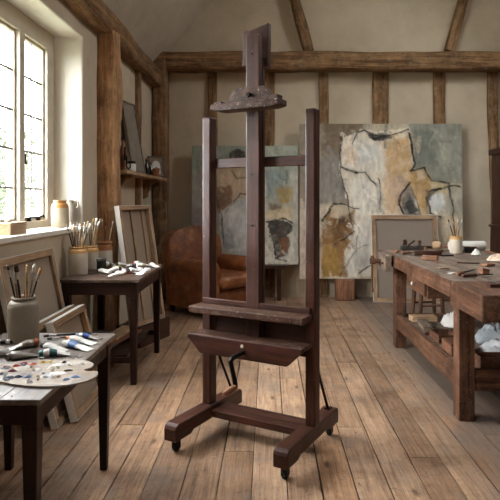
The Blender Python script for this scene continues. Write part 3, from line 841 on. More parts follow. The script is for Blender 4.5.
# thin wooden board at back of the heap
p = onz(140, 265.5, ZF)
t = thing('wooden_board', 'thin flat wooden board lying at the far edge of the far table', 'board', (-1.16, 5.17, ZF), R(6))
bm = BM(); soft_box(bm, -.15, .15, -.06, .06, .0005, .011, .004, 2); obj('board', bm, M_block('x'), t, smooth=40)

# ------------------------------------------------------------------ PALETTE
def catmull(pts, n=6):
    out = []; m = len(pts)
    for i in range(m):
        p0, p1, p2, p3 = (Vector(pts[(i + k - 1) % m]) for k in range(4))
        for j in range(n):
            t = j / n
            out.append(.5 * ((2 * p1) + (p2 - p0) * t + (2 * p0 - 5 * p1 + 4 * p2 - p3) * t * t + (3 * p1 - p0 - 3 * p2 + p3) * t ** 3))
    return out
PZ = ZN + .001
pal_px = [(60, 359), (82, 359.4), (93, 363), (91, 367), (84, 369.2), (88, 370.8), (97, 371), (97, 375), (88, 380), (70, 384), (45, 386), (20, 384.5), (0, 381), (-14, 375), (-16, 369), (0, 363.2), (30, 360)]
pal = [onz(x, y, PZ + .008)[:2] for x, y in pal_px]
pc = Vector((-.93, 2.31))
out = [p - pc for p in catmull([Vector(p) for p in pal])]
T = thing('palette', 'oval wooden palette with dabs of paint overhanging the table edge', 'palette', (pc.x, pc.y, PZ))
bm = BM()
hole_c = Vector(onz(68.5, 370.3, PZ + .008)[:2]) - pc
hr = (.020, .016)
def pal_faces():
    A = [bm.verts.new((p.x, p.y, 0)) for p in out]; B_ = [bm.verts.new((p.x, p.y, .007)) for p in out]
    n = len(out); hn = 20
    def hv(z): return [bm.verts.new((hole_c.x + hr[0] * math.cos(-2 * PI * k / hn), hole_c.y + hr[1] * math.sin(-2 * PI * k / hn), z)) for k in range(hn)]
    hA, hB = hv(0), hv(.007)
    for i in range(n): bm.faces.new((A[i], A[(i + 1) % n], B_[(i + 1) % n], B_[i]))
    for i in range(hn): bm.faces.new((hA[i], hB[i], hB[(i + 1) % hn], hA[(i + 1) % hn]))
    for o_, h_ in ((A, hA), (B_, hB)):
        es = [bm.edges.get((o_[i], o_[(i + 1) % n])) for i in range(n)] + [bm.edges.get((h_[i], h_[(i + 1) % hn])) for i in range(hn)]
        bmesh.ops.triangle_fill(bm, edges=es, use_beauty=True)
pal_faces()
M_pal = wood('palette_wood', '#86745f', '#b7a58d', 'x', rough=.4, fine=1.6, bumpy=.1, wear='#e3e0da', spots='#7a8698', spot_t=.60, spec=.5)
obj('palette_board', bm, M_pal, T)
dabs = [(6, 367.5, '#7c1d1c', 8), (12, 371, '#5a1418', 7), (16, 366, '#a0241f', 6), (24, 363.5, '#8e3a36', 6), (32, 364.4, '#b4583a', 8), (43, 362.6, '#c8a23c', 5), (50, 362, '#d7c27c', 5), (64, 362.4, '#3b3a38', 4), (2, 374, '#171a2e', 8), (10, 377.5, '#1a1f3c', 8), (18, 377, '#20284c', 6),
        (-8, 372, '#15171f', 7), (28, 377, '#7086a8', 7), (57, 373, '#dfdcd6', 12), (46, 376, '#c9ced6', 9), (38, 370, '#d8d2c6', 8), (58, 364.5, '#e5e2da', 9), (75, 377, '#6b82aa', 7), (52, 368, '#d9cdb8', 8), (82, 364, '#dad6cc', 5), (66, 379.5, '#8c9dba', 6), (30, 382, '#bfc2c6', 5)]
rs_ = random.Random(9)
for k in range(26):
    dabs.append((rs_.uniform(-5, 80), rs_.uniform(364.5, 381), rs_.choice(['#e2dfd9', '#c9ccd0', '#9aa8bd', '#d9cfc0', '#b59a8c', '#8790a0', '#d8c9a0']), rs_.uniform(2.2, 4.5)))
for i, (x, y, c, s) in enumerate(dabs):
    p = Vector(onz(x, y, PZ + .008)[:2]) - pc
    bm = BM(); rs = random.Random(i); rr = s * .0019; n = 14
    prof = [(1, .0069), (.85, .0085), (.5, .0095 + (.004 if s < 9 else .0)), (.15, .0102 + (.006 if s < 9 else 0))]
    ph = [1 + .3 * math.sin(2 * PI * k / n * 2 + rs.uniform(0, 6)) * rs.random() + rs.uniform(-.15, .15) for k in range(n)]
    rings = [[bm.verts.new((p.x + rr * q * ph[k] * 1.5 * math.cos(2 * PI * k / n), p.y + rr * q * ph[k] * math.sin(2 * PI * k / n), z)) for k in range(n)] for q, z in prof]
    for a, b in zip(rings, rings[1:]):
        for k in range(n): bm.faces.new((a[k], a[(k + 1) % n], b[(k + 1) % n], b[k]))
    bm.faces.new(rings[-1])
    obj('paint_dab', bm, pcol(c), T, smooth=70)

# ------------------------------------------------------------------ CANVASES (backs to the room)
def canvas_back(name, label, w, h, loc, rotz, lean, bars=(), t=.035, bw=.05, hbars=(), cat='canvas', linen=None):
    """local: width x, height z, viewer side -y; stretcher seen from the back"""
    T = thing(name, label, cat, loc, (-lean, 0, rotz))
    bm = BM(); e = .004
    box(bm, -w / 2, w / 2, -e, 0, 0, h)
    obj('painted_front', bm, M_gesso, T)
    bm = BM()
    for (a, b, c, d) in ((-w / 2, w / 2, 0, e), (-w / 2, w / 2, h - e, h), (-w / 2, -w / 2 + e, e, h - e), (w / 2 - e, w / 2, e, h - e)): box(bm, a, b, -t, -e, c, d)
    obj('folded_edge', bm, M_gesso, T)
    bm = BM(); box(bm, -w / 2 + e, w / 2 - e, -.009, -e, e, h - e); obj('canvas_sheet', bm, linen or M_linen, T)
    x0, x1, z0, z1 = -w / 2 + e, w / 2 - e, e, h - e
    for (a, b, c, d, ax) in ((x0, x1, z0, z0 + bw, 'x'), (x0, x1, z1 - bw, z1, 'x'), (x0, x0 + bw, z0 + bw, z1 - bw, 'z'), (x1 - bw, x1, z0 + bw, z1 - bw, 'z')):
        bm = BM(); box(bm, a, b, -t - .001, -.012, c, d); obj('stretcher_bar', bm, M_bar(ax), T, bevel=.003)
    for x in bars:
        bm = BM(); box(bm, x - bw * .33, x + bw * .33, -.026, -.0095, z0 + bw, z1 - bw); obj('cross_bar', bm, M_bar('z'), T, bevel=.003)
    for z in hbars:
        bm = BM(); box(bm, x0 + bw, x1 - bw, -t + .004, -.012, z - bw * .45, z + bw * .45); obj('cross_bar', bm, M_bar('x'), T, bevel=.003)
    return T
canvas_back('stretched_canvas', 'large canvas turned face to wall under the window behind grey jar', .86, 1.10, (-1.468, 3.80, 0), R(90), R(11.6))
canvas_back('stretched_canvas', 'small canvas sandwiched between the large and the foremost leaning canvases', .72, .665, (-1.365, 3.82, 0), R(90), R(13.5), bw=.045, t=.045)
canvas_back('stretched_canvas', 'small canvas foremost of the stack leaning under the window', .63, .665, (-1.285, 3.89, 0), R(90), R(14.5), bw=.045, t=.05)
# canvas beside the post, stood on a low crate
ang = R(69); 
canvas_back('stretched_canvas', 'canvas with two upright back bars leaning on the big wall post', .56, 1.20, (-1.343 + .28 * math.cos(ang), 5.33 + .28 * math.sin(ang), .201), ang, R(8.6), bars=(-.04, .15), bw=.04, t=.055)
T = thing('wooden_crate', 'low dark wooden crate under the canvas behind the far table', 'crate', (-1.27, 5.70, 0), ang)
for (a, b, c, d) in ((-.30, .25, -.14, -.12), (-.30, .25, .12, .14), (-.30, -.28, -.12, .12), (.23, .25, -.12, .12)):
    bm = BM(); box(bm, a, b, c, d, 0, .18); obj('side_board', bm, M_dark('x'), T, bevel=.002)
bm = BM(); box(bm, -.30, .25, -.14, .14, .18, .2); obj('lid', bm, M_dark('x'), T, bevel=.002)
# canvas leaning on the big painting, behind the bench
canvas_back('stretched_canvas', 'bare-backed canvas standing on the floor in front of the big painting', .955, 1.245, (1.49 + .4775, 7.80, 0), 0, R(9.0), bw=.06, t=.04, linen=plain('linen_grey', '#8d8074', .9, 0, .08, 180, .3, .1))

# ------------------------------------------------------------------ PAINTINGS
def seg_dist(P, a, b):
    a = np.array(a); b = np.array(b); d = b - a; t = np.clip(((P - a) @ d) / (d @ d), 0, 1)
    return np.linalg.norm(P - (a + t[:, None] * d), axis=1)
def inside(P, poly):
    x, y = P[:, 0], P[:, 1]; ins = np.zeros(len(P), bool); n = len(poly)
    for i in range(n):
        (x1, y1), (x2, y2) = poly[i], poly[(i + 1) % n]
        c = ((y1 > y) != (y2 > y)) & (x < (x2 - x1) * (y - y1) / ((y2 - y1) + 1e-12) + x1)
        ins ^= c
    return ins
def vnoise(P, s, seed):
    """cheap value noise on a lattice"""
    rs = np.random.RandomState(seed); T_ = rs.rand(64, 64)
    q = P / s; i = np.floor(q).astype(int); f = q - i; f = f * f * (3 - 2 * f)
    g = lambda a, b: T_[(i[:, 0] + a) % 64, (i[:, 1] + b) % 64]
    return (g(0, 0) * (1 - f[:, 0]) + g(1, 0) * f[:, 0]) * (1 - f[:, 1]) + (g(0, 1) * (1 - f[:, 0]) + g(1, 1) * f[:, 0]) * f[:, 1]
def painted(layers, x0, x1, y0, y1, nx, ny, seed):
    X, Y = np.meshgrid(np.linspace(x0, x1, nx), np.linspace(y0, y1, ny), indexing='ij')
    P0 = np.stack([X.ravel(), Y.ravel()], 1)
    P = P0 + np.stack([vnoise(P0, 14, seed) - .5, vnoise(P0, 14, seed + 1) - .5], 1) * 8 + np.stack([vnoise(P0, 4, seed + 2) - .5, vnoise(P0, 4, seed + 3) - .5], 1) * 3
    PL = P0 + np.stack([vnoise(P0, 30, seed + 21) - .5, vnoise(P0, 30, seed + 22) - .5], 1) * 9 + np.stack([vnoise(P0, 7, seed + 23) - .5, vnoise(P0, 7, seed + 24) - .5], 1) * 2
    C = np.zeros((len(P), 3))
    k = 0
    for L in layers:
        k += 1
        c = np.array(lin(L[1])[:3]) if L[0] != 'dry' else None
        if L[0] == 'fill': C[:] = c
        elif L[0] == 'poly':
            poly = L[2]; soft = L[3] if len(L) > 3 else 3; op = L[4] if len(L) > 4 else .92
            d = np.min([seg_dist(P, poly[i], poly[(i + 1) % len(poly)]) for i in range(len(poly))], axis=0)
            ins = inside(P, poly); sd = np.where(ins, d, -d)
            a = np.clip(sd / soft + .5, 0, 1) * op
            st = vnoise(P0 @ np.array([[.9, .35], [-.35, .9]]) * np.array([.35, 1.0]), 5, seed + 9 + k)
            a = a * np.clip(.72 + .5 * st, 0, 1)
            C = C * (1 - a[:, None]) + c * a[:, None]
        elif L[0] == 'dry':
            rs = random.Random(L[1])
            for q in range(L[2]):
                cx_, cy_ = rs.uniform(x0, x1), rs.uniform(y0, y1); an_ = rs.gauss(L[3], .45); ln = rs.uniform(12, 60); w_ = rs.uniform(2, 7)
                a_ = (cx_ - math.cos(an_) * ln / 2, cy_ - math.sin(an_) * ln / 2); b_ = (cx_ + math.cos(an_) * ln / 2, cy_ + math.sin(an_) * ln / 2)
                k0 = np.argmin(((P0 - np.array((cx_ + rs.uniform(-14, 14), cy_ + rs.uniform(-14, 14)))) ** 2).sum(1))
                cc = C[k0] * rs.uniform(.62, 1.4)
                d = seg_dist(PL, a_, b_)
                a = np.clip((w_ - d) / 2 + .5, 0, 1) * rs.uniform(.45, .95) * np.clip(1.5 * vnoise(P0, 3.5, seed + q) - .1, 0, 1)
                C = C * (1 - a[:, None]) + cc * a[:, None]
        elif L[0] == 'line':
            pts, w = L[2], L[3]; op = L[4] if len(L) > 4 else 1.0
            d = np.min([seg_dist(PL, pts[i], pts[i + 1]) for i in range(len(pts) - 1)], axis=0)
            ww = w * (.25 + .95 * vnoise(P0, 25, seed + 40 + k))
            a = np.clip((ww - d) / 1.6 + .5, 0, 1) * op * np.clip(.45 + 1.0 * vnoise(P0, 7, seed + 70 + k), 0, 1)
            sm = np.clip(1 - d / (w * 4.5), 0, 1) ** 1.5 * .38 * op * np.clip(1.3 * vnoise(P0, 18, seed + 90 + k) - .1, 0, 1)
            C = C * (1 - sm[:, None]) + c * sm[:, None]
            C = C * (1 - a[:, None]) + c * a[:, None]
    v = .84 + .32 * vnoise(P0 * np.array([1, .4]), 6, seed + 5) ; v2 = .88 + .24 * vnoise(P0, 30, seed + 6)
    C *= (v * v2)[:, None]
    return np.clip(C, 0, 1)
def make_paint_mat():
    m, nt, b = new_mat('oil_paint')
    at = N(nt, 'ShaderNodeAttribute', attribute_name='paint')
    v, raw = coords(nt, rnd=False)
    n = N(nt, 'ShaderNodeTexNoise', Scale=40.0, Detail=5.0, Roughness=.6); nt.links.new(raw, n.inputs['Vector'])
    nt.links.new(mix(nt, .5, at.outputs['Color'], ramp(nt, n.outputs[0], [(.3, (.8, .8, .8, 1)), (.7, (1.1, 1.1, 1.1, 1))]), 'MULTIPLY'), b.inputs['Base Color'])
    b.inputs['Roughness'].default_value = .6; b.inputs['Specular IOR Level'].default_value = .25
    bump(nt, b, n.outputs[0], .3, .004)
    return m
M_paint = make_paint_mat()
def painting(label, w, h, loc, lean, layers, frame, nx, ny, seed, t=.035):
    T = thing('painting', label, 'painting', loc, (-lean, 0, 0))
    bm = BM(); box(bm, -w / 2, w / 2, -t, 0, 0, h); obj('canvas', bm, M_linen, T, bevel=.003)
    x0, x1, y0, y1 = frame
    C = painted(layers, x0, x1, y0, y1, nx, ny, seed)
    verts = [(-w / 2 + w * i / (nx - 1), -t - .0015, h - h * j / (ny - 1)) for i in range(nx) for j in range(ny)]
    faces = [(i * ny + j, i * ny + j + 1, (i + 1) * ny + j + 1, (i + 1) * ny + j) for i in range(nx - 1) for j in range(ny - 1)]
    me = bpy.data.meshes.new('painted_surface'); me.from_pydata(verts, [], faces)
    ca = me.attributes.new('paint', 'FLOAT_COLOR', 'POINT')
    ca.data.foreach_set('color', np.concatenate([C, np.ones((len(C), 1))], 1).astype(np.float32).ravel())
    me.materials.append(M_paint)
    o = bpy.data.objects.new('painted_surface', me); COL.objects.link(o); o.parent = T
    return T
# colours as mixed on the canvas
big = [('fill', '#bdb199'),
 ('poly', '#8f8474', [(-8, 30), (190, 30), (190, 260), (-8, 260)], 8), ('poly', '#6e5a45', [(60, 36), (185, 36), (150, 80), (105, 130), (60, 110)], 14, .8), ('poly', '#84807a', [(45, 130), (115, 130), (125, 250), (45, 260)], 14, .8),
 ('poly', '#8a8c80', [(300, 30), (450, 30), (450, 205), (370, 200), (320, 170)], 8), ('poly', '#73786f', [(310, 50), (370, 60), (380, 150), (320, 160)], 20, .8), ('poly', '#9a9a8a', [(380, 90), (450, 90), (450, 190), (390, 190)], 18, .7),
 ('poly', '#c0b298', [(330, 205), (450, 205), (450, 470), (190, 470), (220, 300)], 8), ('poly', '#a9a595', [(400, 220), (450, 215), (450, 330), (400, 330)], 12, .8),
 ('poly', '#cfc0ac', [(-8, 275), (70, 270), (60, 470), (-8, 470)], 6), ('poly', '#b59a86', [(5, 330), (60, 330), (60, 420), (5, 430)], 12, .7),
 ('poly', '#e2d8c3', [(113, 85), (165, 55), (230, 60), (305, 48), (312, 150), (305, 262), (268, 292), (205, 300), (195, 465), (70, 467), (100, 440), (142, 330), (128, 250), (108, 165)], 3),
 ('poly', '#e6dfd0', [(120, 92), (180, 80), (228, 95), (228, 175), (185, 172), (120, 160)], 8), ('poly', '#c09a66', [(228, 88), (305, 70), (310, 180), (240, 190)], 14, .85), ('poly', '#cfae86', [(228, 185), (306, 180), (302, 262), (268, 288), (232, 285)], 16, .85),
 ('poly', '#e4decf', [(140, 190), (215, 200), (218, 290), (170, 300), (140, 250)], 10), ('poly', '#bb9a72', [(122, 105), (150, 100), (155, 150), (125, 150)], 12, .6), ('poly', '#ddd7ca', [(140, 320), (200, 300), (195, 462), (120, 462), (132, 400)], 5), ('poly', '#aaa79e', [(150, 390), (190, 380), (192, 430), (150, 440)], 10, .6),
 ('poly', '#8d6636', [(62, 310), (92, 264), (152, 276), (146, 345), (120, 400), (128, 462), (58, 465)], 4), ('poly', '#a98647', [(58, 375), (100, 385), (110, 462), (58, 465)], 10, .85), ('poly', '#5f4327', [(88, 300), (140, 290), (130, 350), (90, 370)], 12, .75), ('poly', '#c7b9a0', [(85, 262), (150, 272), (120, 300), (80, 300)], 5, .85),
 ('poly', '#b08d55', [(305, 168), (338, 162), (362, 195), (358, 285), (332, 292), (318, 240), (300, 215)], 4), ('poly', '#cbb78f', [(350, 200), (400, 200), (412, 235), (380, 230)], 6, .85), ('poly', '#8a6c42', [(312, 205), (345, 200), (350, 230), (320, 235)], 8, .7),
 ('poly', '#b9b8b0', [(278, 232), (300, 205), (322, 250), (325, 288), (285, 290)], 4), ('poly', '#4d4a46', [(272, 270), (300, 250), (330, 285), (290, 292)], 8, .75), ('poly', '#cdd0cc', [(350, 245), (388, 226), (402, 262), (398, 285), (358, 290)], 4), ('poly', '#3d3a37', [(345, 225), (380, 220), (360, 245), (345, 275)], 4, .85),
 ('poly', '#1f1c1a', [(185, 62), (240, 66), (262, 74), (232, 84), (200, 80)], 5, .8), ('poly', '#55524d', [(276, 225), (300, 210), (318, 240), (300, 285), (276, 272)], 6, .8), ('poly', '#2b2826', [(284, 262), (302, 240), (326, 282), (296, 290)], 5, .75), ('poly', '#d5c3a8', [(318, 168), (338, 166), (345, 190), (322, 196)], 6, .7), ('poly', '#c2a27c', [(305, 210), (346, 206), (352, 236), (330, 262), (316, 250)], 7, .6),
 ('poly', '#c9ccc6', [(150, 100), (200, 96), (215, 130), (170, 150)], 9, .7), ('poly', '#b69c88', [(240, 190), (296, 186), (290, 240), (250, 250)], 14, .6), ('poly', '#8d867a', [(205, 200), (224, 200), (226, 280), (210, 290)], 6, .6), ('poly', '#3f382f', [(100, 300), (140, 285), (138, 300), (104, 318)], 5, .7), ('poly', '#bfae93', [(400, 300), (445, 290), (445, 400), (400, 420)], 14, .7),
 ('dry', 5, 230, 1.3),
 ('poly', '#23201e', [(180, 64), (205, 72), (242, 68), (236, 80), (205, 84), (188, 78)], 3),
 ('line', '#2a2420', [(180, 62), (205, 74), (245, 70), (300, 50)], 2.6), ('line', '#2a2420', [(145, 92), (160, 62), (180, 60)], 2), ('line', '#3a322c', [(112, 80), (112, 165), (128, 250), (142, 330)], 2), ('line', '#2a2420', [(115, 158), (150, 172), (182, 176), (206, 208)], 2.5), ('line', '#3a322c', [(216, 190), (222, 282)], 1.6),
 ('line', '#211d1b', [(303, 60), (312, 150), (305, 170), (340, 162), (362, 196), (405, 205)], 3.2), ('line', '#211d1b', [(302, 205), (280, 232), (270, 262), (285, 292), (325, 290)], 3), ('line', '#211d1b', [(300, 212), (320, 250), (330, 290)], 2.4), ('line', '#211d1b', [(346, 226), (392, 218), (405, 212), (440, 212)], 2.6),
 ('line', '#211d1b', [(404, 212), (412, 250), (424, 310)], 2.6), ('line', '#211d1b', [(348, 245), (358, 290), (385, 300)], 2.6), ('line', '#211d1b', [(60, 308), (92, 262), (165, 272)], 2.6), ('line', '#2c2119', [(90, 372), (130, 350), (145, 340)], 2.6), ('line', '#211d1b', [(108, 462), (150, 385), (190, 374)], 1.6, .7), ('line', '#211d1b', [(140, 300), (160, 340), (150, 400)], 1.4, .6), ('line', '#40352b', [(165, 450), (195, 430), (210, 440)], 2)]
bigw, bigh = 2.385, 2.27
painting('very large abstract painting of pale and ochre shapes leaning on the back wall', bigw, bigh, (.462 + bigw / 2, 8.06, .30), R(1.6), big, (-2, 445, 38, 468), 210, 205, 11)
small = [('fill', '#a8a596'),
 ('poly', '#8d9488', [(30, 105), (380, 105), (380, 220), (30, 230)], 10), ('poly', '#a3a899', [(260, 105), (380, 105), (380, 190), (262, 195)], 14), ('poly', '#8b9a98', [(268, 190), (330, 190), (320, 260), (268, 280)], 14, .8),
 ('poly', '#bdb8a8', [(345, 190), (380, 190), (380, 480), (345, 480)], 10), ('poly', '#97908a', [(36, 200), (110, 190), (105, 300), (36, 320)], 12), ('poly', '#8d8079', [(36, 300), (120, 300), (120, 480), (36, 480)], 14),
 ('poly', '#bea488', [(108, 175), (205, 165), (215, 270), (160, 290), (112, 250)], 6), ('poly', '#7b5c45', [(108, 240), (160, 235), (165, 290), (135, 320), (108, 330)], 6), ('poly', '#2f2824', [(150, 135), (175, 122), (202, 128), (204, 150), (170, 158), (152, 152)], 4), ('poly', '#b4967c', [(155, 155), (205, 152), (200, 185), (160, 190)], 6, .8),
 ('poly', '#b9b8b4', [(120, 330), (165, 285), (210, 280), (260, 300), (250, 450), (190, 465), (135, 420)], 5), ('poly', '#d0cfca', [(150, 320), (200, 300), (215, 380), (170, 420)], 12, .8), ('poly', '#8b8b8b', [(130, 370), (165, 360), (180, 440), (140, 430)], 10, .7), ('poly', '#cfc9bb', [(205, 170), (265, 160), (268, 330), (215, 300)], 8),
 ('poly', '#d3cdbd', [(262, 330), (345, 320), (360, 480), (262, 480)], 6), ('poly', '#ab9258', [(300, 245), (352, 240), (350, 285), (310, 300)], 8, .9), ('poly', '#6c5a45', [(276, 290), (312, 290), (318, 312), (280, 315)], 7, .8), ('poly', '#cbb58e', [(270, 315), (350, 300), (355, 340), (270, 345)], 8, .8),
 ('poly', '#2b2523', [(274, 350), (300, 338), (345, 350), (350, 372), (335, 395), (345, 420), (330, 455), (300, 462), (292, 420), (275, 395)], 4), ('poly', '#7d5639', [(305, 400), (340, 395), (338, 440), (312, 455)], 6, .9), ('poly', '#4a3c34', [(300, 350), (335, 355), (325, 390), (300, 385)], 8, .8),
 ('dry', 8, 150, 1.2),
 ('line', '#241f1c', [(272, 348), (320, 338), (352, 352)], 3), ('line', '#241f1c', [(290, 420), (300, 462), (330, 468)], 3), ('line', '#3a322c', [(108, 180), (112, 250), (128, 330), (140, 420)], 2), ('line', '#3a322c', [(160, 190), (175, 215), (200, 210)], 2), ('line', '#3a322c', [(165, 285), (185, 260), (212, 262)], 2.4), ('line', '#ddd8cc', [(200, 300), (205, 440)], 3, .6)]
sw, sh = 1.555, 1.735
painting('medium abstract painting with a black and brown shape, behind the leather armchair', sw, sh, (-1.115 + sw / 2, 8.02, .512), R(3.2), small, (38, 368, 112, 480), 150, 165, 31)
# blocks under the big painting
for (x, lab) in ((.985 + .13, 'pale brown wooden block propping up the big painting'), (2.62, 'wooden block under the big painting behind the bare-backed canvas')):
    T = thing('wooden_block', lab, 'block', (x, 8.00, 0))
    bm = BM(); soft_box(bm, -.135, .135, -.09, .09, 0, .30, .018, 3); obj('block', bm, M_block('z'), T, smooth=40)
# low trestle under the other painting
T = thing('trestle_bench', 'low dark wooden trestle bench holding up the medium painting', 'bench', (-.34, 8.03, 0))
bm = BM(); box(bm, -.80, .60, -.13, .13, .46, .51); obj('bench_top', bm, M_dark('x'), T, bevel=.005)
for x in (-.70, .50):
    for y in (-.09, .09):
        bm = BM(); taper(bm, x, y, 0, .46, .026, .034); obj('leg', bm, M_dark('z'), T, bevel=.003)
    bm = BM(); box(bm, x - .015, x + .015, -.07, .07, .12, .16); obj('rail', bm, M_dark('y'), T, bevel=.003)

# ------------------------------------------------------------------ ARMCHAIR
A = thing('leather_armchair', 'worn brown leather club armchair behind the easel', 'armchair', (-.72, 7.22, 0), R(48))
bm = BM(); soft_box(bm, -.46, .46, -.42, .42, .09, .34, .035, 3); obj('seat_base', bm, M_leather, A, smooth=60)
bm = BM(); soft_box(bm, -.30, .30, -.50, .26, .34, .52, .07, 5); obj('seat_cushion', bm, M_leather, A, smooth=60)
def puff(pts, y0, y1, r, axis='y'):
    b2 = BM(); prism(b2, pts, y0, y1, axis)
    es = [e for e in b2.edges if len([1 for v in e.verts if abs((v.co.y if axis == 'y' else v.co.x) - y0) < 1e-6]) == 2 or len([1 for v in e.verts if abs((v.co.y if axis == 'y' else v.co.x) - y1) < 1e-6]) == 2]
    bmesh.ops.bevel(b2, geom=es, offset=r, segments=4, affect='EDGES', profile=.5)
    return b2
# back: camel-topped, leaning
bp = [(-.44, .25)]
for i in range(17):
    t = i / 16; x = -.47 + .94 * t
    bp.append((x, .88 + .22 * math.sin(PI * t) ** .35))
bp += [(.44, .25)]
b2 = puff(bp, .22, .45, .06)
bmesh.ops.transform(b2, matrix=Matrix.Translation((0, .3, .3)) @ Matrix.Rotation(R(-9), 4, 'X') @ Matrix.Translation((0, -.3, -.3)), verts=b2.verts[:])
back = obj('backrest', b2, M_leather, A, smooth=60)
for s in (-1, 1):
    pts = []
    for i in range(15):
        a = -.6 + (PI + 1.2) * i / 14
        pts.append((s * (.385 + .105 * math.cos(a)), .60 + .105 * math.sin(a)))
    pts = pts + [(s * .30, .1), (s * .46, .1)] if s > 0 else pts + [(s * .30, .1), (s * .46, .1)]
    b2 = puff(pts, -.44, .34, .03); obj('arm', b2, M_leather, A, smooth=60)
for sx in (-1, 1):
    for sy in (-1, 1):
        bm = BM(); taper(bm, sx * .39, sy * .35, 0, .10, .02, .03); obj('foot', bm, M_dark('z'), A, bevel=.003)

# ------------------------------------------------------------------ WORKBENCH
BX0, BX1, BY0, BY1, BZ = 1.225, 2.28, 3.09, 5.95, .915
Bn = thing('workbench', 'long heavy worn wooden workbench along the right side', 'workbench', (1.75, 4.5, 0))
def bpart(name, x0, x1, y0, y1, z0, z1, m, par=Bn, bev=.005):
    bm = BM(); box(bm, x0 - 1.75, x1 - 1.75, y0 - 4.5, y1 - 4.5, z0, z1); return obj(name, bm, m, par, bevel=bev)
# planked top
bm = BM(); n = 4
for k in range(n):
    a = BX0 + (BX1 - BX0) * k / n - 1.75; b = BX0 + (BX1 - BX0) * (k + 1) / n - 1.75
    box(bm, a + .0015, b - .0015, 3.635 - 4.5, BY1 - 4.5, BZ - .11, BZ - (.0 if k % 2 else .002))
obj('benchtop', bm, M_btop('y'), Bn, bevel=.006)
bpart('front_board', BX0 - .022, BX0 - .001, 3.635, BY1, BZ - .11, BZ - .003, M_bench('y'))
bpart('end_block', BX0 - .022, BX0 + .34, BY0, 3.63, BZ - .155, BZ, M_bench('y'), bev=.008)
bpart('end_top', BX0 + .345, BX1, BY0, 3.63, BZ - .12, BZ - .002, M_btop('x'), bev=.006)
for x in (1.25, 2.12):
    for y in (3.60, 5.38): bpart('leg', x, x + .105, y, y + .115, 0, BZ - .11, M_bench('z'), bev=.006)
for x in (1.262, 2.13): bpart('side_rail', x, x + .045, 3.715, 5.38, .19, .33, M_bench('y'))
for y in (3.625, 5.41): bpart('end_rail', 1.355, 2.12, y, y + .045, .19, .33, M_bench('x'))
bm = BM(); n = 7
for k in range(n):
    a = 3.68 + (5.41 - 3.68) * k / n; b = 3.68 + (5.41 - 3.68) * (k + 1) / n
    box(bm, 1.308 - 1.75, 2.13 - 1.75, a + .002 - 4.5, b - .002 - 4.5, .285, .305)
obj('low_shelf', bm, M_btop('x'), Bn, bevel=.002)
bpart('upper_rail', 1.355, 2.12, 5.41, 5.46, .66, .80, M_bench('x'))
# drawer box hung below the top
dc = bpart('drawer_case', 1.285, 1.75, 4.43, 5.02, .655, BZ - .11, M_bench('x'))
dr = bpart('drawer', 1.262, 1.285, 4.445, 5.005, .668, .795, M_bench('y'))
bm = BM(); lathe(bm, [(0, 0), (.008, 0), (.008, .01), (.016, .016), (.018, .024), (.012, .032), (0, .034)], 16, align((1.262 - 1.75, 4.73 - 4.5, .732), (0.262 - 1.75, 4.73 - 4.5, .732)))
obj('knob', bm, plain('china_knob', '#d5d0c6', .25, 0, .05), dr, smooth=50)
# front vice
vj = bpart('vice_jaw', 1.115, 1.183, 5.25, 5.63, .765, .925, M_btop('y'), bev=.008)
bm = BM(); rod(bm, (1.203 - 1.75, 5.44 - 4.5, .845), (1.03 - 1.75, 5.44 - 4.5, .845), .02, .02, 14)
rod(bm, (1.06 - 1.75, 5.44 - 4.5, .845), (1.01 - 1.75, 5.44 - 4.5, .845), .03, .03, 14)
for q in (-.12, .12): rod(bm, (1.203 - 1.75, 5.44 - 4.5 + q, .84), (1.10 - 1.75, 5.44 - 4.5 + q, .84), .012, .012, 10)
vs_ = obj('vice_screw', bm, M_bench('x'), vj, smooth=50)
bm = BM(); rod(bm, (1.03 - 1.75, 5.44 - 4.5, .88), (1.03 - 1.75, 5.44 - 4.5, .56), .010, .010, 10)
for z in (.885, .555): bmesh.ops.create_uvsphere(bm, u_segments=10, v_segments=8, radius=.017, matrix=Matrix.Translation((1.03 - 1.75, 5.44 - 4.5, z)))
obj('vice_handle', bm, M_bench('z'), vj, smooth=50)

# --- on the bench top
ZB = BZ + .0005
def put(px, py, z=ZB): return onz(px, py, z)
# hand plane
p = put(412, 250)
T = thing('hand_plane', 'dark grey iron hand plane at the far end of the workbench', 'hand plane', p, R(8))
bm = BM(); prism(bm, [(-.12, 0), (.12, 0), (.12, .03), (.09, .05), (.06, .055), (.03, .035), (-.05, .035), (-.08, .055), (-.11, .05), (-.12, .03)], -.034, .034, 'y'); obj('plane_body', bm, M_steel, T, bevel=.003)
bm = BM(); prism(bm, [(-.105, .05), (-.06, .05), (-.055, .09), (-.07, .115), (-.10, .11), (-.095, .085)], -.012, .012, 'y'); obj('tote', bm, M_dark('z'), T, bevel=.004)
bm = BM(); lathe(bm, [(0, 0), (.012, 0), (.012, .015), (.02, .03), (.018, .05), (0, .056)], 14, Matrix.Translation((.085, 0, .05))); obj('front_knob', bm, M_dark('z'), T, smooth=50)
bm = BM(); box(bm, -.075, .035, -.022, .022, -.003, .003, Matrix.Translation((0, 0, .08)) @ Matrix.Rotation(R(-38), 4, 'Y')); obj('plane_iron', bm, M_iron, T, bevel=.001)
# wooden plane
p = put(428, 255.5)
T = thing('wooden_plane', 'low dark wooden block plane beside the far end of the bench top', 'wooden plane', p, R(-6))
bm = BM(); soft_box(bm, -.125, .125, -.03, .03, 0, .045, .005, 2); obj('plane_body', bm, M_dark('x'), T, smooth=40)
bm = BM(); prism(bm, [(-.02, .044), (.01, .044), (-.02, .085), (-.04, .08)], -.018, .018, 'y'); obj('wedge', bm, M_block('z'), T, bevel=.002)
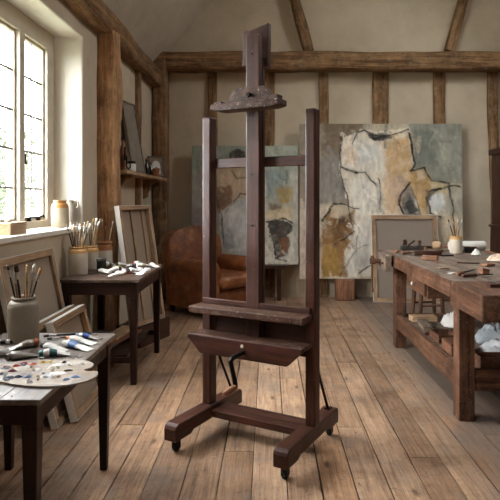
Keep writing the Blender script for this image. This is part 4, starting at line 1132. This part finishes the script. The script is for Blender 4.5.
# mallet with pale round end
p = put(441, 249.5)
T = thing('wooden_mallet', 'carving mallet with pale round head lying left of the bench jar', 'mallet', p, R(-20))
bm = BM(); lathe(bm, [(0, -.045), (.03, -.043), (.043, -.02), (.045, .02), (.036, .045), (0, .048)], 20, Matrix.Translation((-.05, 0, .045)) @ Matrix.Rotation(PI / 2, 4, 'Y')); obj('mallet_head', bm, M_pine('x'), T, smooth=50)
bm = BM(); lathe(bm, [(0, 0), (.014, 0), (.018, .08), (.013, .15), (0, .155)], 14, align((-.01, 0, .045), (.2, 0, .02))); obj('handle', bm, M_block('x'), T, smooth=50)
# chisels near the far end
for k, (p0, p1, lab) in enumerate((((402, 254.6), (414, 253.6), 'dark chisel lying left of the low wooden plane'), ((436, 253.5), (452, 251.5), 'dark chisel between the wooden plane and bench jar'), ((457, 276.6), (480, 269.5), 'long chisel propped diagonally in the middle of the bench top'), ((462, 278.2), (492, 276.2), 'long flat chisel lying across the middle of bench top'))):
    a = Vector(put(*p0)); b = Vector(put(*p1)); d = b - a; L = min(d.length, .36)
    T = thing('chisel', lab, 'chisel', a, math.atan2(d.y, d.x))
    bm = BM(); lathe(bm, [(0, 0), (.012, .002), (.016, .03), (.013, .08), (.015, .12), (0, .125)], 12, align((0, 0, .0165), (1, 0, .0165))); obj('handle', bm, M_dark('x') if k % 2 else M_block('x'), T, smooth=50)
    bm = BM(); box(bm, .12, L, -.011, .011, .012, .018); obj('blade', bm, M_iron, T, bevel=.001)
for k, (px, py, rz_, lx, ly, lz, mm, nm, lab, cat) in enumerate((
    (396, 252.2, 70, .10, .02, .018, M_block('x'), 'wood_strip', 'short brown wood strip at the vice end of the bench top', 'wood strip'),
    (420, 248.6, 5, .13, .03, .03, M_dark('x'), 'wood_block', 'dark wood block behind the iron hand plane', 'block'),
    (430, 260, -30, .07, .028, .04, M_block('x'), 'wood_block', 'little brown block in front of the low wooden plane', 'block'),
    (447, 256.2, 12, .06, .02, .014, M_iron, 'steel_plate', 'small dark steel plate in front of the bench jar', 'plate'),
    (437, 262.5, 80, .05, .012, .008, M_block('x'), 'wood_chip', 'wood chip lying near the front edge above the drawer', 'wood chip'),
    (452, 273.5, 40, .035, .016, .006, M_paper, 'paper_scrap', 'torn white paper scrap in the middle of the bench front', 'paper scrap'),
    (444, 268.5, 15, .045, .010, .008, M_pine('x'), 'wood_chip', 'pale wood chip left of the long chisels', 'wood chip'),
    (468, 263.5, -12, .09, .010, .010, M_dark('x'), 'pencil_stub', 'dark carpenter pencil lying in the open middle of the bench', 'pencil'),
    (488, 266, 30, .05, .03, .02, M_block('x'), 'wood_block', 'small brown block at the right behind the wedge', 'block'))):
    T = thing(nm, lab, cat, put(px, py), R(rz_))
    bm = BM(); soft_box(bm, -lx, lx, -ly, ly, 0, lz, min(lz, ly) * .2, 2); obj('body', bm, mm, T, smooth=40)
# mallet block near the middle
p = put(484, 273.5)
T = thing('wooden_wedge', 'small brown wooden wedge beside the diagonal chisel on the bench', 'wedge', p, R(25))
bm = BM(); prism(bm, [(-.035, 0), (.035, 0), (.035, .03), (-.035, .045)], -.022, .022, 'y'); obj('wedge', bm, M_block('x'), T, bevel=.003)
# try square near the front edge of end block
p = put(494, 287)
T = thing('try_square', 'dark try square lying on the near end of the workbench', 'try square', (p[0] + .03, p[1], BZ + .0005), R(10))
bm = BM(); box(bm, -.07, .07, -.02, .015, 0, .02); obj('stock', bm, M_dark('x'), T, bevel=.002)
bm = BM(); box(bm, .045, .07, .015, .2, .007, .011); obj('blade', bm, M_steel, T)
# stoneware bench jar with brushes
bj = put(456, 253.2)
jar('stoneware_jar', 'small pale stoneware jar with mustard rim on the workbench', bj, .062, .175, M_cream, M_mustard, .80, .86)
pot_of_brushes(bj, .045, .175, [(-.075, .01, .34, 'black', 'dark', 'round', .006, .03), (-.045, .0, .37, 'brown', 'tan', 'flat', .006, .035), (-.01, .02, .33, 'tan', 'ochre', 'flat', .008, .05), (.01, -.02, .345, 'cream', 'white', 'round', .006, .035), (.06, .0, .34, 'grey', 'white', 'round', .006, .04), (.03, .02, .38, 'black', 'grey', 'flat', .005, .035)],
    'the small bench jar', 'brushes in the bench jar')
# rolled paper behind the jar
p = put(461, 249)
T = thing('paper_roll', 'roll of white paper lying behind the bench jar', 'paper roll', (p[0], 5.82, ZB), R(4))
bm = BM(); pr = []
lathe(bm, [(.012, -.19), (.048, -.19), (.05, -.185), (.05, .185), (.048, .19), (.012, .19), (.012, -.19)], 24, Matrix.Translation((0, 0, .05)) @ Matrix.Rotation(PI / 2, 4, 'Y')); obj('paper', bm, M_paper, T, smooth=40)
# ink bottle + crumpled rag
p = put(470, 252.5)
T = thing('tool_box', 'small dark box lying right of the bench jar', 'box', p, R(-8))
bm = BM(); soft_box(bm, -.06, .06, -.035, .035, 0, .05, .006, 2); obj('body', bm, M_tin, T, smooth=40)
bm = BM(); soft_box(bm, -.062, .062, -.037, .037, .05, .06, .004, 2); obj('lid', bm, M_dark('x'), T, smooth=40)
def rag(name, label, loc, sx, sy, sz, seed, m, rot=0, cat='rag', n=44, rings=20):
    """heaped cloth: polar grid with ridged folds and a ragged hem"""
    T = thing(name, label, cat, loc, rot)
    bm = BM(); G = []
    top = None
    for i in range(rings + 1):
        t = i / rings; row = []
        for j in range(n):
            a = 2 * PI * j / n; c_, s_ = math.cos(a), math.sin(a)
            hem = 1 + .30 * mnoise.noise(Vector((c_ * 1.6 + seed, s_ * 1.6, seed))) + .10 * mnoise.noise(Vector((c_ * 5 + seed, s_ * 5, seed + 4)))
            u, v = c_ * t * hem, s_ * t * hem
            q1 = 1 - abs(mnoise.noise(Vector((u * 2.2 + seed, v * 2.2 - seed, .3)))) * 2
            q2 = 1 - abs(mnoise.noise(Vector((u * 5.5 - seed, v * 5.5, seed + 9)))) * 2
            z = sz * (1 - t ** 2.4) ** .8 * (.42 + .38 * q1 + .22 * q2) + .004 + .004 * max(0, q2) * t
            p = Vector((u * sx, v * sy, max(.002, z)))
            if i == 0:
                if top is None: top = bm.verts.new(p)
                row.append(top)
            else: row.append(bm.verts.new(p))
        G.append(row)
    for j in range(n): bm.faces.new((top, G[1][j], G[1][(j + 1) % n]))
    for i in range(1, rings):
        for j in range(n): bm.faces.new((G[i][j], G[i + 1][j], G[i + 1][(j + 1) % n], G[i][(j + 1) % n]))
    o = obj('cloth', bm, m, T, smooth=80)
    md = o.modifiers.new('thick', 'SOLIDIFY'); md.thickness = .002; md.offset = 1
    return T
rag('crumpled_paper', 'crumpled white paper ball on the bench right of the jar', put(476, 255.5), .04, .04, .06, 2.3, M_paper, 0, 'paper')
rag('rag', 'pale beige rag at the right edge of the bench top', put(499, 261), .12, .09, .06, 5.1, plain('beige_cloth', '#cdb9a3', .85, 0, .1, 20, .3, .1), R(20))
# wooden slat along the back edge
a = Vector(put(486, 251.8)); b = Vector(put(506, 257.5)); d = b - a
T = thing('batten', 'thin wooden batten along the back edge of the bench top', 'batten', a, math.atan2(d.y, d.x))
bm = BM(); box(bm, 0, d.length, -.015, .015, 0, .014); obj('strip', bm, M_block('x'), T, bevel=.002)

# --- on the bench's low shelf
ZS = .3055
def sput(px, py): return onz(px, py, ZS)
T = thing('wood_offcut', 'pale pine offcut at the far end of the low bench shelf', 'wood offcut', (1.47, 5.22, ZS), R(4))
bm = BM(); box(bm, -.12, .12, -.055, .055, 0, .05); obj('offcut', bm, M_pine('x'), T, bevel=.003)
T = thing('wood_offcut', 'grey weathered offcut lying flat in the middle of the low bench shelf', 'wood offcut', (1.42, 4.97, ZS), R(84))
bm = BM(); box(bm, -.17, .17, -.045, .045, 0, .035); obj('offcut', bm, M_btop('x'), T, bevel=.003)
for k, (x, y, rz, L, lab) in enumerate(((1.41, 4.665, 8, .17, 'dark wood rasp lying nearest the front rail of the low shelf'), (1.56, 4.775, 24, .26, 'dark file lying slanted over the middle of the low shelf'), (1.60, 4.645, 18, .20, 'short dark file behind the small open box'))):
    T = thing('file', lab, 'file', (x, y, ZS), R(rz))
    bm = BM(); lathe(bm, [(0, 0), (.011, .002), (.015, .03), (.012, .09), (0, .1)], 12, align((-L / 2, 0, .0155), (1, 0, .0155))); obj('handle', bm, M_dark('x'), T, smooth=50)
    bm = BM(); box(bm, -L / 2 + .095, L / 2, -.014, .014, .011, .019); obj('blade', bm, M_iron, T, bevel=.001)
def open_box(name, label, loc, rot, lx, ly, h, m, t=.012):
    T = thing(name, label, 'box', loc, rot)
    bm = BM(); box(bm, -lx, lx, -ly, ly, 0, .008); obj('bottom', bm, m, T)
    for s in (-1, 1):
        bm = BM(); box(bm, -lx, lx, s * (ly - t / 2) - t / 2, s * (ly - t / 2) + t / 2, .008, h); obj('side', bm, m, T, bevel=.002)
        bm = BM(); box(bm, s * (lx - t / 2) - t / 2, s * (lx - t / 2) + t / 2, -ly + t, ly - t, .008, h); obj('side', bm, m, T, bevel=.002)
    return T
open_box('wooden_box', 'small open wooden box of scraps on the low bench shelf', (1.44, 4.50, ZS), R(3), .085, .11, .065, M_bench('y'))
for k in range(7):
    rs = random.Random(k)
    T = thing('metal_scrap', ['bent steel scrap in the small open box', 'short steel rod in the small open box', 'flat steel strip in the small open box', 'pale wood chip in the small open box', 'rusty scrap in the small open box', 'steel washer strip in the small open box', 'dark iron scrap in the small open box'][k], 'scrap', (1.44 - .045 + .03 * (k % 4), 4.435 + .042 * (k % 4) + .012 * (k // 4), ZS + .008 + .012 * (k // 4)), R(rs.uniform(0, 180)), 'scraps in the small open box')
    bm = BM(); box(bm, -.022, .022, -.007, .007, 0, .012); obj('scrap', bm, [M_steel, M_iron, M_steel, M_pine('x'), M_brown_gl, M_alu, M_iron][k], T, bevel=.002)
T = thing('wooden_box', 'closed orange-brown wooden box in the front of the low bench shelf', 'box', (1.415, 4.12, ZS), R(2))
bm = BM(); box(bm, -.08, .08, -.10, .10, 0, .075); obj('body', bm, M_block('z'), T, bevel=.003)
bm = BM(); box(bm, -.082, .082, -.102, .102, .075, .09); obj('lid', bm, M_bench('y'), T, bevel=.003)
rag('rag', 'white rag heaped on the middle of the low bench shelf', (1.70, 5.00, ZS), .12, .13, .14, 1.2, M_cloth, R(30))
rag('rag', 'large white dust sheet bundled at the near end of the low bench shelf', (1.82, 4.08, ZS), .25, .19, .12, 3.7, plain('grey_white_cloth', '#c3c4c4', .8, 0, .1, 20, .3, .1), R(-10))
rag('rag', 'grey plastic wrapping crumpled behind the dust sheet', (1.84, 4.45, ZS), .18, .15, .15, 7.7, plain('plastic_grey', '#9aa0a2', .3, 0, .15, 20, .3, .5), R(-10))
open_box('wooden_tray', 'shallow wooden tray of nails at the near end of the bench shelf', (1.70, 3.77, ZS), 0, .27, .07, .085, M_bench('x'))
o = thing('nails', 'loose grey nails heaped in the shallow wooden tray', 'nails', (1.70, 3.77, ZS + .008)); o['kind'] = 'stuff'
bm = BM(); rs = random.Random(5)
for k in range(160):
    x, y, z, a = rs.uniform(-.23, .23), rs.uniform(-.04, .04), rs.uniform(.003, .05), rs.uniform(0, PI)
    d = Vector((math.cos(a) * .018, math.sin(a) * .012, rs.uniform(-.002, .002)))
    rod(bm, Vector((x, y, z)) - d, Vector((x, y, z)) + d, .0018, .0018, 5)
obj('nail_heap', bm, M_steel, o)

# stool behind the bench
T = thing('stool', 'plain dark wooden stool standing on the floor behind the workbench', 'stool', (1.92, 6.62, 0), R(8))
bm = BM(); soft_box(bm, -.17, .17, -.15, .15, .43, .465, .012, 2); obj('seat', bm, M_dark('x'), T, smooth=40)
for sx in (-1, 1):
    for sy in (-1, 1):
        bm = BM(); rod(bm, (sx * .145, sy * .12, 0), (sx * .12, sy * .10, .435), .022, .026, 10); obj('leg', bm, M_bench('z'), T, smooth=50)
for sy in (-1, 1):
    bm = BM(); rod(bm, (-.135, sy * .113, .2), (.135, sy * .113, .2), .013, .013, 8); obj('rung', bm, M_bench('x'), T, smooth=50)

# ------------------------------------------------------------------ CUPBOARD
T = thing('cupboard', 'tall dark wooden cupboard against the back wall at the right edge', 'cupboard', (3.87, 7.78, 0))
bm = BM(); box(bm, -.62, .62, -.26, .26, .06, 1.06); box(bm, -.60, .60, -.25, .26, 0, .06); obj('lower_cabinet', bm, M_dark('z'), T, bevel=.006)
bm = BM(); box(bm, -.645, .645, -.285, .27, 1.06, 1.095); obj('waist_board', bm, M_dark('x'), T, bevel=.008)
bm = BM(); box(bm, -.60, .60, -.20, .26, 1.095, 2.10); obj('upper_cabinet', bm, M_dark('z'), T, bevel=.006)
bm = BM(); prism(bm, [(-.20, 2.10), (-.225, 2.115), (-.225, 2.13), (-.26, 2.16), (-.26, 2.18), (.27, 2.18), (.27, 2.10)], -.645, .645, 'x'); obj('cornice', bm, M_dark('x'), T, bevel=.003)
for (z0, z1, y) in ((.12, 1.02, -.26), (1.13, 2.07, -.20)):
    for s in (-1, 1):
        a, b = (.008, .58) if s > 0 else (-.58, -.008)
        bm = BM(); box(bm, a, b, y - .02, y - .0005, z0, z1); d = obj('door', bm, M_dark('z'), T, bevel=.004)
        bm = BM(); box(bm, a + .08, b - .08, y - .03, y - .02, z0 + .09, z1 - .09); obj('door_panel', bm, M_dark('z'), d, bevel=.008)
        bm = BM(); lathe(bm, [(0, 0), (.006, 0), (.006, .012), (.013, .02), (0, .03)], 12, align((s * .045, y - .02, (z0 + z1) / 2), (s * .045, y - 1, (z0 + z1) / 2))); obj('knob', bm, M_brass, d, smooth=50)

# ------------------------------------------------------------------ WALL SHELF with things
ZSH = 1.762
T = thing('wall_shelf', 'rough wooden shelf on two brackets on the left wall past the post', 'shelf', (XL, 6.93, ZSH))
bm = BM(); box(bm, .002, .24, -1.235, 1.02, -.035, 0); obj('shelf_board', bm, M_pine('y'), T, bevel=.004)
for y in (-.90, .55):
    pts = [(.07, -.035), (.21, -.035), (.20, -.07)] + [(.20 - .13 * math.sin(q), -.07 - .2 * (1 - math.cos(q))) for q in [i / 8 * PI / 2 for i in range(1, 9)]] + [(.002, -.3), (.002, -.035)]
    bm = BM(); prism(bm, [(p_[0], p_[1]) for p_ in pts], y - .02, y + .02, 'y'); obj('bracket', bm, M_oak('z'), T, bevel=.003)
ZT = ZSH + .0005
def sh(px, Y=None, X=-1.56): return (X, X * F / (px - VX), ZT)
# leaning board (dark unframed panel)
T = thing('framed_picture', 'tall grey panel leaning on the wall above the left shelf', 'picture', (-1.54, 6.50, ZT), (R(-10), 0, R(78)))
bm = BM(); box(bm, -.16, .16, -.02, 0, 0, .86); obj('panel', bm, plain('panel_grey', '#857b6e', .6, 0, .15, 6, .1), T, bevel=.003)
bm = BM()
for (a, b, c, d) in ((-.17, .17, 0, .025), (-.17, .17, .835, .86), (-.17, -.15, .025, .835), (.15, .17, .025, .835)): box(bm, a, b, -.03, -.019, c, d)
obj('frame', bm, M_btop('z'), T, bevel=.003)
def lathe_thing(name, label, cat, loc, prof, m, split=None, m2=None, n2='lid'):
    T = thing(name, label, cat, loc)
    bm = BM(); lathe(bm, prof, 24); obj('body', bm, m, T, smooth=40)
    if m2: bm = BM(); lathe(bm, split, 24); obj(n2, bm, m2, T, smooth=40)
    return T
lathe_thing('wooden_bottle', 'tall brown bottle on the shelf next to the big post', 'bottle', sh(123.3, X=-1.52), [(0, 0), (.034, 0), (.036, .01), (.036, .2), (.03, .24), (.016, .27), (.016, .31), (0, .31)], M_block('z'), [(0, .31), (.019, .31), (.019, .335), (0, .336)], M_dark('z'), 'stopper')
lathe_thing('glass_jar', 'white jar with dark lid on the shelf in front of the tall panel', 'jar', sh(131.5, X=-1.495), [(0, 0), (.046, 0), (.048, .01), (.048, .075), (.04, .085), (0, .085)], M_white, [(0, .085), (.046, .085), (.046, .112), (0, .113)], M_tin, 'lid')
lathe_thing('glass_jar', 'smaller pale jar behind the white jar on the shelf', 'jar', (-1.56, 6.30, ZT), [(0, 0), (.036, 0), (.038, .01), (.038, .06), (.03, .07), (0, .07)], M_cream, [(0, .07), (.034, .07), (.034, .09), (0, .091)], M_steel, 'lid')
for k, (px, X, hh, lab) in enumerate(((146.5, -1.515, .19, 'dark glass bottle left of the other on the shelf'), (150.5, -1.515, .165, 'shorter dark glass bottle beside the taller dark one'))):
    lathe_thing('glass_bottle', lab, 'bottle', sh(px, X=X), [(0, 0), (.032, 0), (.034, .008), (.034, hh * .55), (.014, hh * .75), (.014, hh), (0, hh)], plain('dark_glass', '#1d1712', .15, 0, .2, 20, 0, .6), [(0, hh), (.017, hh), (.017, hh + .02), (0, hh + .021)], M_block('z'), 'cork')
lathe_thing('clay_pot', 'little brown clay pot beside the small framed print', 'pot', sh(155.6, X=-1.53), [(0, 0), (.04, 0), (.055, .08), (.06, .12), (.054, .12), (.045, .06), (0, .02)], M_brown_gl)
T = thing('framed_print', 'small print of a white arch shape in dark frame on the shelf', 'picture', (-1.56, 7.70, ZT), (R(-9), 0, R(35)))
bm = BM(); box(bm, -.11, .11, -.012, 0, 0, .3); obj('print', bm, plain('print_brown', '#7b6650', .7), T)
bm = BM(); pts = [(-.06, .05)] + [(-.06 * math.cos(q), .17 + .07 * math.sin(q)) for q in [i / 10 * PI for i in range(11)]] + [(.06, .05), (.02, .05), (.015, .15), (-.015, .15), (-.02, .05)]
prism(bm, pts, -.0135, -.012, 'y'); obj('print_shape', bm, M_paper, T)
bm = BM()
for (a, b, c, d) in ((-.12, .12, 0, .02), (-.12, .12, .28, .3), (-.12, -.1, .02, .28), (.1, .12, .02, .28)): box(bm, a, b, -.02, .0, c, d)
obj('frame', bm, M_dark('z'), T, bevel=.002)
for k, (y, h_, c, lab) in enumerate(((7.83, .26, '#3a2a22', 'thin dark book at the far end of the shelf'), (7.875, .235, '#5a4632', 'brown book last on the far end of the shelf'))):
    T = thing('book', lab, 'book', (-1.575, y, ZT))
    bm = BM(); box(bm, -.09, .09, -.018, -.014, 0, h_); box(bm, -.09, .09, .014, .018, 0, h_); box(bm, .086, .09, -.014, .014, 0, h_); obj('cover', bm, pcol(c), T, bevel=.001)
    bm = BM(); box(bm, -.085, .086, -.0138, .0138, .004, h_ - .004); obj('pages', bm, M_paper, T)
# wrought-iron hook on the post side
T = thing('iron_hook', 'black iron hook fixed on the far side of the big post', 'hook', (-1.478, 5.70, 1.80))
bm = BM(); tube(bm, [(.0, 0, .12), (.012, 0, .1), (.012, 0, 0), (.03, 0, -.03), (.05, 0, -.01), (.05, 0, .03)], .006); box(bm, -.012, .004, -.015, .015, .06, .2); obj('hook', bm, M_iron, T, smooth=50)

# ------------------------------------------------------------------ WINDOW SILL things
ZW = 1.2125
def w(px, X): return (X, X * F / (px - VX), ZW)
p = w(16, -1.79)
T = thing('wooden_box', 'pale wooden box on the window sill', 'box', (-1.79, 3.83, ZW), R(4))
bm = BM(); box(bm, -.055, .055, -.15, .15, 0, .07); obj('body', bm, M_pine('y'), T, bevel=.003)
bm = BM(); box(bm, -.056, .056, -.152, .152, .0705, .083); obj('lid', bm, M_pine('y'), T, bevel=.003)
T2 = thing('pebble', 'dark rounded stone on top of the pale window sill box', 'stone', (-1.79, 3.80, ZW + .0835), R(20))
bm = BM(); bmesh.ops.create_uvsphere(bm, u_segments=14, v_segments=8, radius=1, matrix=Matrix.Translation((0, 0, .011)) @ Matrix.Diagonal((.025, .045, .011, 1))); obj('stone', bm, M_stoneg, T2, smooth=80)
jar('stoneware_jar', 'tall cream stoneware jar with mustard top on the window sill', w(60, -1.80), .072, .235, plain('sill_jar', '#a99d88', .4, 0, .06, 14, .05), plain('sill_jar_glaze', '#a06f35', .3, 0, .15, 14, .04, .6), .72, .72)
jl = w(71.5, -1.80)
T = thing('stoneware_jug', 'slim cream stoneware jug with loop handle on the window sill', 'jug', (-1.80, 5.0, ZW))
bm = BM(); prof = [(0, 0), (.052, 0), (.056, .01), (.057, .13), (.05, .165), (.034, .19), (.028, .215), (.034, .236), (.03, .238), (.022, .215), (.03, .185), (.045, .16), (.05, .02), (0, .015)]
lathe(bm, prof, 28); M_jug = plain('jug_glaze', '#9d9384', .4, 0, .06, 14, .05); obj('body', bm, M_jug, T, smooth=50)
bm = BM(); tube(bm, [(.028, .0, .222), (.05, .0, .232), (.072, .0, .22), (.076, .0, .19), (.062, .0, .165), (.048, .0, .16)], .007, 10); obj('handle', bm, M_jug, T, smooth=60)

# boards stacked on the far table's low shelf
for k, (x, y, z, rz, L, lab, mm) in enumerate(((-1.30, 4.72, .2355, 80, .6, 'grey board lowest of the pile under the far table', M_btop('x')), (-1.27, 4.72, .2605, 74, .55, 'brown board in the middle of the pile under the far table', M_block('x')), (-1.29, 4.78, .2855, 84, .44, 'yellowish offcut on top of the pile under the far table', M_pine('x')))):
    T = thing('board_offcut', lab, 'board', (x, y, z), R(rz))
    bm = BM(); box(bm, -L / 2, L / 2, -.06, .06, 0, .024); obj('board', bm, mm, T, bevel=.002)

# ------------------------------------------------------------------ GARDEN outside the window
bm = BM(); box(bm, -70, -2.4, -30, 90, -.6, -.4); struct(obj('ground', bm, M_garden))
def tree(label, x, y, h, r, seed):
    T = thing('garden_tree', label, 'tree', (x, y, -.4), 0, 'garden trees outside the window')
    bm = BM(); rod(bm, (0, 0, 0), (0, 0, h * .6), .14, .08, 10); obj('trunk', bm, M_oak('z'), T, smooth=60)
    rs = random.Random(seed); bm = BM()
    for k in range(2600):
        v = Vector((rs.gauss(0, 1), rs.gauss(0, 1), rs.gauss(0, 1))).normalized() * rs.uniform(.55, 1) ** .6
        v *= 1 + .25 * mnoise.noise(v * 2 + Vector((seed, 0, 0)))
        c = Vector((v.x * r, v.y * r, h * .62 + v.z * h * .4))
        s = rs.uniform(.08, .16)
        M_ = Matrix.Translation(c) @ Matrix.Rotation(rs.uniform(0, 6), 4, Vector((rs.random(), rs.random(), rs.random())).normalized())
        vs = [bm.verts.new(M_ @ Vector(q)) for q in ((-s, 0, 0), (0, -s * .5, .02), (s, 0, 0), (0, s * .5, .02))]
        bm.faces.new(vs)
    obj('foliage', bm, M_leaf, T)
tree('round leafy tree seen faintly through the left window light', -9.5, 17.5, 4.6, 1.9, 1)
tree('leafy tree seen faintly through the right window light', -12.0, 27.0, 5.6, 2.4, 2)

# ------------------------------------------------------------------ LIGHT
wd = bpy.data.worlds.new('sky'); scene.world = wd; wd.use_nodes = True
nt = wd.node_tree; nt.nodes.clear()
o_ = nt.nodes.new('ShaderNodeOutputWorld'); bg = nt.nodes.new('ShaderNodeBackground')
tc = nt.nodes.new('ShaderNodeTexCoord'); sp = nt.nodes.new('ShaderNodeSeparateXYZ'); nt.links.new(tc.outputs['Generated'], sp.inputs[0])
c = ramp(nt, sp.outputs[2], [(0, lin('#eef0f2')), (.5, lin('#f2f4f6')), (1, lin('#e8edf3'))])
nt.links.new(c, bg.inputs[0]); bg.inputs[1].default_value = 42.0
nt.links.new(bg.outputs[0], o_.inputs[0])

scene.view_settings.view_transform = 'Standard'; scene.view_settings.look = 'None'
scene.view_settings.exposure = 0.0; scene.view_settings.gamma = 1.0; scene.view_settings.use_curve_mapping = False
cy = scene.cycles
cy.use_denoising = True; cy.max_bounces = 12; cy.diffuse_bounces = 8; cy.glossy_bounces = 4; cy.transparent_max_bounces = 12
cy.sample_clamp_indirect = 6.0; cy.caustics_reflective = False; cy.caustics_refractive = False
